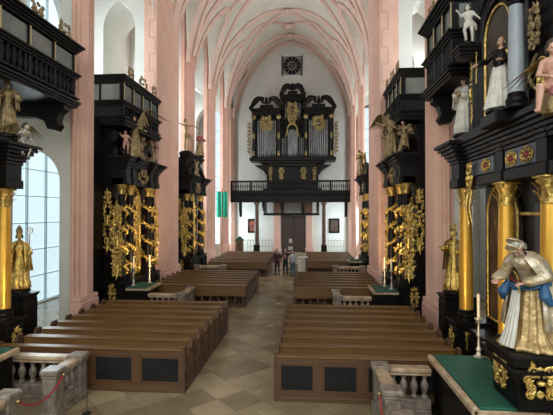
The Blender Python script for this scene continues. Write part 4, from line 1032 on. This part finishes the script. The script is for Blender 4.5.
figure('angel', R2.w(-1.6, .0, zt2), DEG(-30), 1.2, dict(ANG, seed=37), 'small gilded angel at the near corner of the second right altar', 'statue', None, 'flesh', 'oldgold', 'oldgold', None, 'hair', ('oldgold', .4, .4, 8), .022, None, 'black', (.30,.28))
# third altars
figure('risen_figure', L3.w(-1.55, -.2, 7.85+.14), DEG(60), 2.0, dict(armR=((-.34,-.02,1.42), (-.60,-.10,1.42)), armL=((.34,-.08,1.45), (.55,-.35,1.30)), seed=41, sway=.05), 'dark statue with an outstretched arm topping the third left altar', 'statue', None, 'oldgold', None, None, None, 'hair', None, .03, cloth_extras('oldgold'), 'black')
figure('saint_statue', L3.w(.6, .12, 7.85+.12), DEG(40), 1.6, dict(Pb, seed=44), 'red-gold saint on the far side of the third left altar top', 'statue', None, 'flesh', 'oldgold', 'redmarble', None, 'hair', None, .03, None, 'black', (.30,.28))
figure('angel', R3.w(.5, .25, 6.58), DEG(-100), 1.7, dict(ANG, seed=47), 'gilded angel with one arm out on the far right altar', 'statue', None, 'gold', 'oldgold', 'oldgold', None, 'hair', ('gold', .5, .4, 8), .03, None, 'black', (.30,.28))

# ------------------------------------------------------------------ organ gallery and organ
def X(px, d): return at(px, d)[0]
def Z(py, d): return EYE-(py-213)*d/F
YG = 41.45; DG = 41.1
g = empty('organ_gallery', (-2.0, YG, 0), 0, 'dark wooden organ gallery with a balustrade across the west end', 'gallery')
gx0, gx1 = -7.9+2.0, 3.9+2.0
m = MB(); m.box(gx0, gx1, -.1, 2.7, 5.95, 6.2, .02); m.box(gx0, gx1, -.15, .15, 5.15, 5.95, .02); m.box(gx0, gx1, -.30, .1, 5.95, 6.12, .03); m.box(gx0, gx1, -.22, .1, 5.80, 5.9, .02); m.build('gallery_floor', M['black'], g, smooth=0)
m = MB(); m.box(gx0, gx1, -.20, .05, 7.16, 7.32, .03); m.build('handrail', M['black'], g)
m = MB(); m.box(gx0, gx1, -.15, .0, 6.12, 6.32, .01); m.build('foot_rail', M['black'], g)
nb = 66
for k in range(nb):
    xx = gx0+.1+(gx1-gx0-.2)*k/(nb-1)
    m = MB()
    if k % 11 == 0: m.box(xx-.09, xx+.09, -.17, .02, 6.3, 7.2); m.build('post', M['black'], g, smooth=0)
    else: m.lathe([(r*.95, z*1.72) for r, z in BAL], (xx, -.08, 6.32), 7); m.build('baluster', M['blackdull'], g)
for px in (256, 324):
    x = X(px, DG)+2.0; m = MB(); m.box(x-.28, x+.28, -.25, .31, 0, .95, .03); m.box(x-.32, x+.32, -.29, .35, 0, .15, .02); m.build('column_base', M['black'], g)
    m = MB(); m.lathe([(.26,.95),(.26,1.02),(.2,1.1),(.22,2.4),(.18,4.8),(.19,4.85),(.28,5.0),(.28,5.15)], (x, .03, 0), 14); m.build('column', M['wood_dark'], g)
for px in (239, 262.5, 281, 302.5, 318, 346):      # curved ribs carrying the floor
    x = min(max(X(px, DG)+2.0, gx0+.2), gx1-.2)
    m = MB(); m.prism([(-.1, 5.2), (-.1, 4.95), (.15, 4.75), (.9, 4.35), (1.7, 4.15), (2.65, 4.05), (2.65, 5.95), (-.1, 5.95)] if px not in (239, 346) else [(-.1, 5.2), (-.05, 4.4), (.25, 3.9), (.5, 3.7), (.5, 5.9), (-.1, 5.9)], x-.12, x+.12, 'x'); m.build('rib', M['black'], g, smooth=0)
m = MB(); m.box(X(260, DG)+2, X(320, DG)+2, 2.45, 2.7, 3.85, 4.1, .02); m.build('rear_beam', M['black'], g, smooth=0)
m = MB(); m.box(gx0, gx1, .5, 2.6, 5.72, 5.94); m.build('plaster_soffit', M['plaster'], g, smooth=0)

DO = 41.9; YO = 42.25; OX = X(292.3, DO)
def ox(px): return X(px, DO)-OX
def oz(py): return Z(py, DO)
o = empty('pipe_organ', (OX, YO, 0), 0, 'large black and gilded pipe organ with three pedimented towers', 'organ')
m = MB(); m.box(ox(266), ox(318.5), .1, 1.8, 6.2, oz(164), .03); m.box(ox(262), ox(322), .0, 1.8, 6.2, 6.6, .03)
m.build('lower_case', M['black'], o, smooth=0)
m = MB()
for k, (a, b2, z0, z1) in enumerate(((268, 317, 166, 163), (260, 325, 163, 160.5), (249, 336, 160.5, 157))): m.box(ox(a), ox(b2), -.25-.12*k, 1.7, oz(z0), oz(z1), .04)
m.build('corbel', M['black'], o, smooth=0)
m = MB(); m.box(ox(251), ox(334), .45, 1.6, oz(157), oz(112)); m.box(ox(282), ox(303), .45, 1.6, oz(114), oz(98)); m.build('upper_case', M['black'], o, smooth=0)
def posts(pxs, y0, y1, yy=0.0, w=.12, gold=True):
    for p in pxs:
        x = ox(p); m = MB(); m.lathe([(w*1.5,0),(w*1.4,.12),(w,.2),(w*.9,oz(y1)-oz(y0)-.5),(w*1.4,oz(y1)-oz(y0)-.1),(w*1.5,oz(y1)-oz(y0))], (x, yy, oz(y0)), 10); c = m.build('case_column', M['black'], o)
        if gold:
            q = MB(); q.lathe([(w*1.02,0),(w*1.7,.25),(w*1.3,.42)], (x, yy, oz(y1)-.5), 8)
            q.build('gilt_trim', M['orgold'], c)
            for z in (oz(y0)+.35, (oz(y0)+oz(y1))/2): q = MB(); q.ball((x, yy-w*.7, z), (w*.8,w*.6,w*2.2), 8, 6); q.build('gilt_trim', M['orgold'], c)
posts([253, 278.5, 306, 331.5], 157, 113, -.1, .17)
def pipes(xa, xb, n, y0, ytops, yy, r):
    for k in range(n):
        px = xa+(xb-xa)*(k+.5)/n; z1 = oz(ytops(k/(n-1))); z0 = oz(y0)
        m = MB(); m.lathe([(r*.25,0),(r,.45),(r,z1-z0)], (ox(px), yy, z0), 10); m.box(ox(px)-r*.4, ox(px)+r*.4, yy-r*1.12, yy-r*.8, z0+.5, z0+.75); m.build('organ_pipe', M['tin'], o)
pipes(256, 276, 9, 156.5, lambda t: 119, .12, .10)
pipes(308.5, 328.5, 9, 156.5, lambda t: 119, .12, .10)
pipes(287, 298, 6, 156, lambda t: 128+4*abs(t-.5), .10, .085)
pipes(281, 286.5, 3, 156, lambda t: 137, .2, .075); pipes(298.5, 304, 3, 156, lambda t: 137, .2, .075)
pipes(284, 301, 7, 118, lambda t: 101, .25, .085)
for a, b2 in ((285.9, 286.9), (298.3, 299.3)):
    m = MB(); m.box(ox(a), ox(b2), -.05, .4, oz(157), oz(124), .02); m.build('stile', M['black'], o)
for c, wd, yb, h in ((265.8, 15.8, 112.5, 1.0), (318.8, 15.8, 112.5, 1.0), (292.5, 11.5, 99, .9)):      # cornices and broken pediments
    m = MB(); mould(m, ox(c-wd*.84), ox(c+wd*.84), 1.4, 1.4, oz(yb), .01, 0, 1) if False else None
    for k in range(5): e = k*.09; m.box(ox(c-wd*.82)-e, ox(c+wd*.82)+e, -.2-e, 1.5, oz(yb+1.5)+.13*k, oz(yb+1.5)+.13*(k+1), .02)
    m.build('cornice', M['black'], o, smooth=0)
    m = MB(); zb2 = oz(yb+1.5)+.65
    for s in (-1, 1):
        xw = (ox(c+wd)-ox(c)); pts = []
        for k in range(13): t = k/12; a = t*pi*.62; pts.append((ox(c)+s*(xw*1.0-xw*.72*t), -.1, zb2+.12+h*.95*sin(a)))
        m.tube(pts, [.16+.14*sin(pi*k/12) for k in range(13)], 8); m.ball(pts[-1], (.26,.3,.26), 10, 7); m.ball(pts[0], (.22,.26,.24), 10, 7)
    m.box(ox(c)-xw*.42, ox(c)+xw*.42, -.1, .6, zb2, zb2+.45, .05); m.build('broken_pediment', M['black'], o)
    m = MB(); m.ball((ox(c), -.1, zb2+.75), (.2,.18,.32), 10, 7); m.ball((ox(c), -.1, zb2+1.12), (.12,.12,.14), 8, 6)
    for s in (-1, 1): m.leaf((ox(c)+s*.15, -.15, zb2+.5), pi/2-s*.9, .5, .3, .04, .2)
    m.build('urn', M['black'], o)
    m = MB(); ornament(m, (ox(c), -.12, oz(yb+10)), xw*1.1, 1.3, int(c), 8, .03, .12); m.build('gilt_lambrequin', M['orgold'], o, smooth=50)
m = MB(); ornament(m, (0, -.25, oz(119)), 1.0, 1.0, 77, 5, .035, .2)
for k in range(11): a = pi*k/10; m.tube([(0,-.3,oz(117)), (1.0*cos(a)*.8, -.3, oz(117)+.9*sin(a)*.6)], [.05,.012], 6)
for s in (-1, 1): m.tube([(s*.1,-.3,oz(121)), (s*.45,-.3,oz(127)), (s*.55,-.3,oz(133)), (s*.75,-.3,oz(137))], [.09,.08,.07,.03], 8)
m.build('gilt_glory', M['orgold'], o, smooth=50)
for s in (-1, 1):
    m = MB()      # dark shoulder scrolls between centre and side towers
    m.scroll((s*.95, -.05, oz(121)), .5, 1.2, .16, 0 if s > 0 else pi, s, 'xz', 8); m.scroll((s*.85, -.05, oz(131)), .35, 1.2, .12, pi/2, -s, 'xz', 8); m.build('case_scroll', M['black'], o)
    m = MB(); xw = ox(249.5) if s < 0 else ox(335); m.T = Matrix.Identity(4)
    for k in range(9): z = oz(152)+k*.36; m.scroll((xw-s*(-.12)*(k % 2), .1, z), .24, 1.2, .05, k, s, 'xz', 6); m.leaf((xw, .05, z), (0 if s > 0 else pi)+.5*s, .42, .26, .03, .2)
    m.build('side_wing', M['orgold'], o, smooth=50)
    m = MB(); xw = ox(270) if s < 0 else ox(314.5); ornament(m, (xw, .02, oz(172)), .5, 1.6, 5, 7, .045, .2); m.build('gilt_pilaster', M['orgold'], o, smooth=50)
    m = MB(); xw = ox(281) if s < 0 else ox(303.5); ornament(m, (xw, .02, oz(173)), .7, 1.1, 15, 5, .045, .2); m.build('gilt_relief', M['orgold'], o, smooth=50)
    # small scroll-shaped brackets where the case widens
    m = MB(); xa = ox(266) if s < 0 else ox(318.5); m.prism([(xa, oz(175)), (xa, oz(164)), (xa+s*1.3, oz(164)), (xa+s*.8, oz(167)), (xa+s*.35, oz(170))], .2, 1.2, 'y'); m.build('bracket', M['black'], o, smooth=20)
m = MB(); m.box(ox(284.5), ox(300), .0, .12, 6.6, oz(168), .03); m.build('console_door', M['blackdull'], o)

# clock on the west wall
cx, cz = X(292, 44.3), Z(64, 44.1)
t = empty('wall_clock', (cx, 44.5, cz), 0, 'square grey clock dial with a dark ring high on the west wall', 'clock')
m = MB(); m.box(-1.08, 1.08, -.08, 0, -1.1, 1.1, .02); m.build('plate', M['clock'], t, smooth=0)
def ring(r0, r1, y0, y1, n=36):
    m = MB(); vs = []
    for k in range(n):
        a = 2*pi*k/n
        for r, y in ((r0,y0),(r1,y0),(r1,y1),(r0,y1)): vs.append((r*cos(a), y, r*sin(a)))
    m.add(vs, [(k*4+j, k*4+(j+1)%4, ((k+1)%n)*4+(j+1)%4, ((k+1)%n)*4+j) for k in range(n) for j in range(4)]); return m
ring(.50, .92, -.16, -.07).build('dial_ring', M['black'], t); ring(.22, .32, -.16, -.07).build('inner_ring', M['black'], t)
m = MB()
for k in range(12):
    a = k*pi/6; m.T = Matrix.Rotation(a, 4, 'Y'); m.box(-.03, .03, -.18, -.15, .60, .82)
m.T = None; m.build('hour_marks', M['clock'], t, smooth=0)['kind'] = 'stuff'
for a, L, n_ in ((.9, .5, 'hour_hand'), (-1.9, .8, 'minute_hand')):
    m = MB(); m.T = Matrix.Rotation(a, 4, 'Y'); m.box(-.045, .045, -.20, -.17, -.12, L, .01); m.T = None; m.build(n_, M['black'], t, smooth=0)
m = MB(); 
for s in (-1, 1):
    for q in (-1, 1): m.box(s*1.08-.02 if s < 0 else s*1.08-.10, s*1.08+.10 if s < 0 else s*1.08+.02, -.12, 0, -1.1, 1.1)
m.box(-1.1, 1.1, -.12, 0, 1.02, 1.12); m.box(-1.1, 1.1, -.12, 0, -1.12, -1.02); m.build('frame', M['lead'], t, smooth=0)

# ------------------------------------------------------------------ things at the west end
def picture(px0, px1, y0, y1, m_, label):
    d = 44.2; x0, x1, z0, z1 = X(px0, d), X(px1, d), Z(y1, d), Z(y0, d)
    t = empty('framed_picture', ((x0+x1)/2, 44.48, z0), 0, label, 'picture'); w_ = (x1-x0)/2; h = z1-z0
    m = MB(); m.box(-w_+.08, w_-.08, -.05, -.01, .08, h-.08); m.build('canvas', M[m_], t, smooth=0)
    m = MB(); m.box(-w_, -w_+.17, -.09, 0, 0, h, .02); m.box(w_-.17, w_, -.09, 0, 0, h, .02); m.box(-w_, w_, -.09, 0, 0, .17, .02); m.box(-w_, w_, -.09, 0, h-.17, h, .02); m.build('frame', M['black'], t)
picture(247, 255.5, 219, 233, 'redpaint', 'dark framed painting with red figures left of the portal')
picture(329, 339.5, 218.5, 233, 'painting', 'dark framed painting right of the portal')
def grille(px0, px1, y0, label, d=43.2):
    x0, x1 = X(px0, d), X(px1, d); zt = Z(y0, d)
    t = empty('iron_grille', ((x0+x1)/2, d+.0, 0), 0, label, 'grille', 'low grilles under the gallery'); h = (x1-x0)/2
    m = MB(); m.box(-h, h, -.02, .02, 0, .08); m.box(-h, h, -.02, .02, zt-.06, zt); m.box(-h, h, -.02, .02, zt*.5-.03, zt*.5+.03)
    m.build('rail', M['iron'], t, smooth=0); n = int(2*h/.28)
    for k in range(n+1): xx = -h+2*h*k/n; m = MB(); m.box(xx-.022, xx+.022, -.02, .02, 0, zt); m.build('bar', M['iron'], t, smooth=0)
grille(247, 253, 240, 'low pale iron grille under the gallery, left of the left column')
grille(259, 272, 240, 'low pale iron grille under the gallery, between left column and portal')
grille(328, 343, 240, 'low pale iron grille under the gallery, right of the right column')
t = empty('wooden_shrine', (X(238.5, 42), 42.2, 0), 0, 'small brown gabled shrine by the left wall under the gallery', 'shrine')
m = MB(); m.box(-.38, .38, -.25, .25, 0, 1.3, .02); m.build('cabinet', M['wood'], t); m = MB(); m.prism([(-.5,1.3),(.5,1.3),(0,1.75)], -.3, .3, 'y'); m.build('roof', M['green'], t, smooth=0)
m = MB(); m.box(-.25, .25, -.28, -.24, .3, 1.1, .02); m.build('door', M['wood_dark'], t)
t = empty('processional_banner', at(222, 33.1)+(0,), 0, 'bright green banner in two strips hanging from a pole by the left piers', 'banner')
bx = 0
m = MB(); m.tube([(0,.05,0), (0,.05,6.0)], .025, 8); m.lathe([(.2,0),(.2,.05),(.05,.12),(.03,.3)], (0,.05,0), 12); m.build('pole', M['wood_dark'], t)
m = MB(); m.tube([(-.5,0,5.78), (.5,0,5.78)], .03, 8); m.build('crossbar', M['brass'], t)
for s in (-1, 1):
    vs = []; fs = []; n = 16
    for yy in (-.012, .012):
        for j in range(n+1):
            u = j/n; x = s*(.02+.43*u); yo = .05*sin(u*9+s)
            for z in (5.76, 5.2, 4.6, 3.75+.12*abs(u-.5)): vs.append((x, yo*(1+(5.8-z)*.3)+yy, z))
    W = 4; O = (n+1)*4
    for j in range(n):
        for i in range(3): a = j*4+i; fs += [(a,a+1,a+5,a+4), (a+O,a+4+O,a+5+O,a+1+O)]
        fs += [(j*4, j*4+4, j*4+4+O, j*4+O), (j*4+3, j*4+3+O, j*4+7+O, j*4+7)]
    for j in (0, n):
        for i in range(3): a = j*4+i; fs.append((a, a+O, a+1+O, a+1))
    m = MB(); m.add(vs, fs); m.build('banner_strip', M['banner'], t, smooth=60)
# notice stand and white table beside the visitors
nx_, ny_ = at(290.5, 30.5)
t = empty('notice_stand', (nx_, ny_, 0), 0, 'dark slim stand with two small white notices behind the visitors', 'stand')
m = MB(); m.lathe([(.2,0),(.2,.04),(.03,.08),(.025,2.2)], n=10); m.build('pole', M['steel'], t)
m = MB(); m.box(-.17, .17, -.05, -.02, 1.42, 1.68, .01); m.build('notice', M['white'], t, smooth=0); m = MB(); m.lathe([(.02,0),(.1,.04),(.13,.18),(.1,.32),(.02,.36)], (0,-.02,1.88), 12, 1, .35); m.build('notice', M['white'], t)
tx, ty = at(303.0, 29.3)
t = empty('side_table', (tx, ty, 0), 0, 'small white cloth-covered table at the aisle beside the visitors', 'table')
m = MB(); m.box(-.34, .34, -.3, .3, .98, 1.04, .01); m.build('table_top', M['white'], t)
m = MB(); m.lathe([(.50,0),(.46,.4),(.42,.97)], (0,0,.02), 32, .72, .62, lambda a, z: 1+.05*sin(9*a)*(1-z)); m.build('table_cloth', M['white'], t)

# ------------------------------------------------------------------ visitors
def person(px, d, rz, H, P, label, top, legs, hair, coat=False, long=0, hk='hair'):
    x, y = at(px, d); t = empty('person', (x, y, 0), rz, label, 'person', 'visitors in the aisle'); sc = H/1.75; b = bender(P)
    m = body_mb(P); remesh(m, 'body', M['skin'], t, .014, 1, b, sc)
    m = MB()
    for (a, k, c) in P.get('legs', (((-.09,0,.90),(-.105,-.02,.50),(-.105,.02,.09)), ((.09,0,.90),(.105,-.01,.50),(.11,.03,.09)))):
        m.cap(a, .105, k, .072, 10); m.cap(k, .072, (c[0], c[1], c[2]+.03), .055, 10)
    m.ball((0,.01,.95), (.17,.13,.12)); remesh(m, 'trousers', M[legs], t, .018, 2, b, sc)
    m = MB()
    for (a, k, c) in P.get('legs', ((0,0,(-.105,.02,.09)), (0,0,(.11,.03,.09)))): m.cap((c[0], c[1]+.03, .05), .048, (c[0], c[1]-.16, .045), .044, 8)
    m.v = [(v[0], v[1], max(v[2], .0)) for v in m.v]; part(t, m, 'shoes', 'blackcloth', sc)
    m = MB(); m.ball((0,0,1.27), (.19,.14,.20), 12, 8); m.cap((-.14,0,1.395), .075, (.14,0,1.395), .075, 10); m.cap((0,0,.95 if not coat else .82), .165, (0,0,1.2), .155, 12)
    for s, key in ((-1, 'R'), (1, 'L')):
        e, h = P.get('arm'+key, ((s*.25,.02,1.10), (s*.25,-.06,.85))); e = Vector(e); h = Vector(h); m.cap((s*.185,0,1.385), .068, e, .058, 9); m.cap(e, .056, e*.12+h*.88, .045, 9)
    remesh(m, 'upper_garment', M[top], t, .018, 2, b, sc)
    m = hair_mb(P, long); remesh(m, 'hair', M[hk], t, .014, 1, b, sc)
    m = MB()
    for s in (-1, 1): m.ball(P['_H'](s*.03,-.083,.012), (.011,.008,.008), 8, 6)
    part(t, m, 'eyes', 'hair', sc, b)
    return t
person(277.3, 27.9, DEG(20), 1.70, dict(turn=.3), 'person in a dark maroon jumper and dark trousers, leftmost of the visitors', 'maroon', 'navy', 'hair')
pp = person(285.5, 28.1, DEG(-10), 1.74, dict(armR=((-.30,-.05,1.16), (-.12,-.28,1.25)), armL=((.33,.0,1.30), (.42,-.22,1.50)), turn=-.2), 'person in an open black jacket over a rose shirt with one raised arm', 'blackcloth', 'navy', 'hair', True)
m = MB(); m.ball((0,-.135,1.18), (.07,.035,.2), 12, 8); m.build('shirt', M['rose'], pp)
m = MB(); m.cap((-.33,.02,.62), .05, (-.31,.0,1.28), .035, 8); m.build('scarf', M['white'], pp)['label'] = 'long white scarf'
person(293.0, 27.6, DEG(-30), 1.66, dict(armR=((-.27,-.02,1.12), (-.16,-.26,1.08)), armL=((.27,.0,1.12), (.22,-.24,1.02))), 'person in a pale grey top and blue jeans, rightmost of the visitors', 'greycloth', 'jean', 'hair', False, .06)
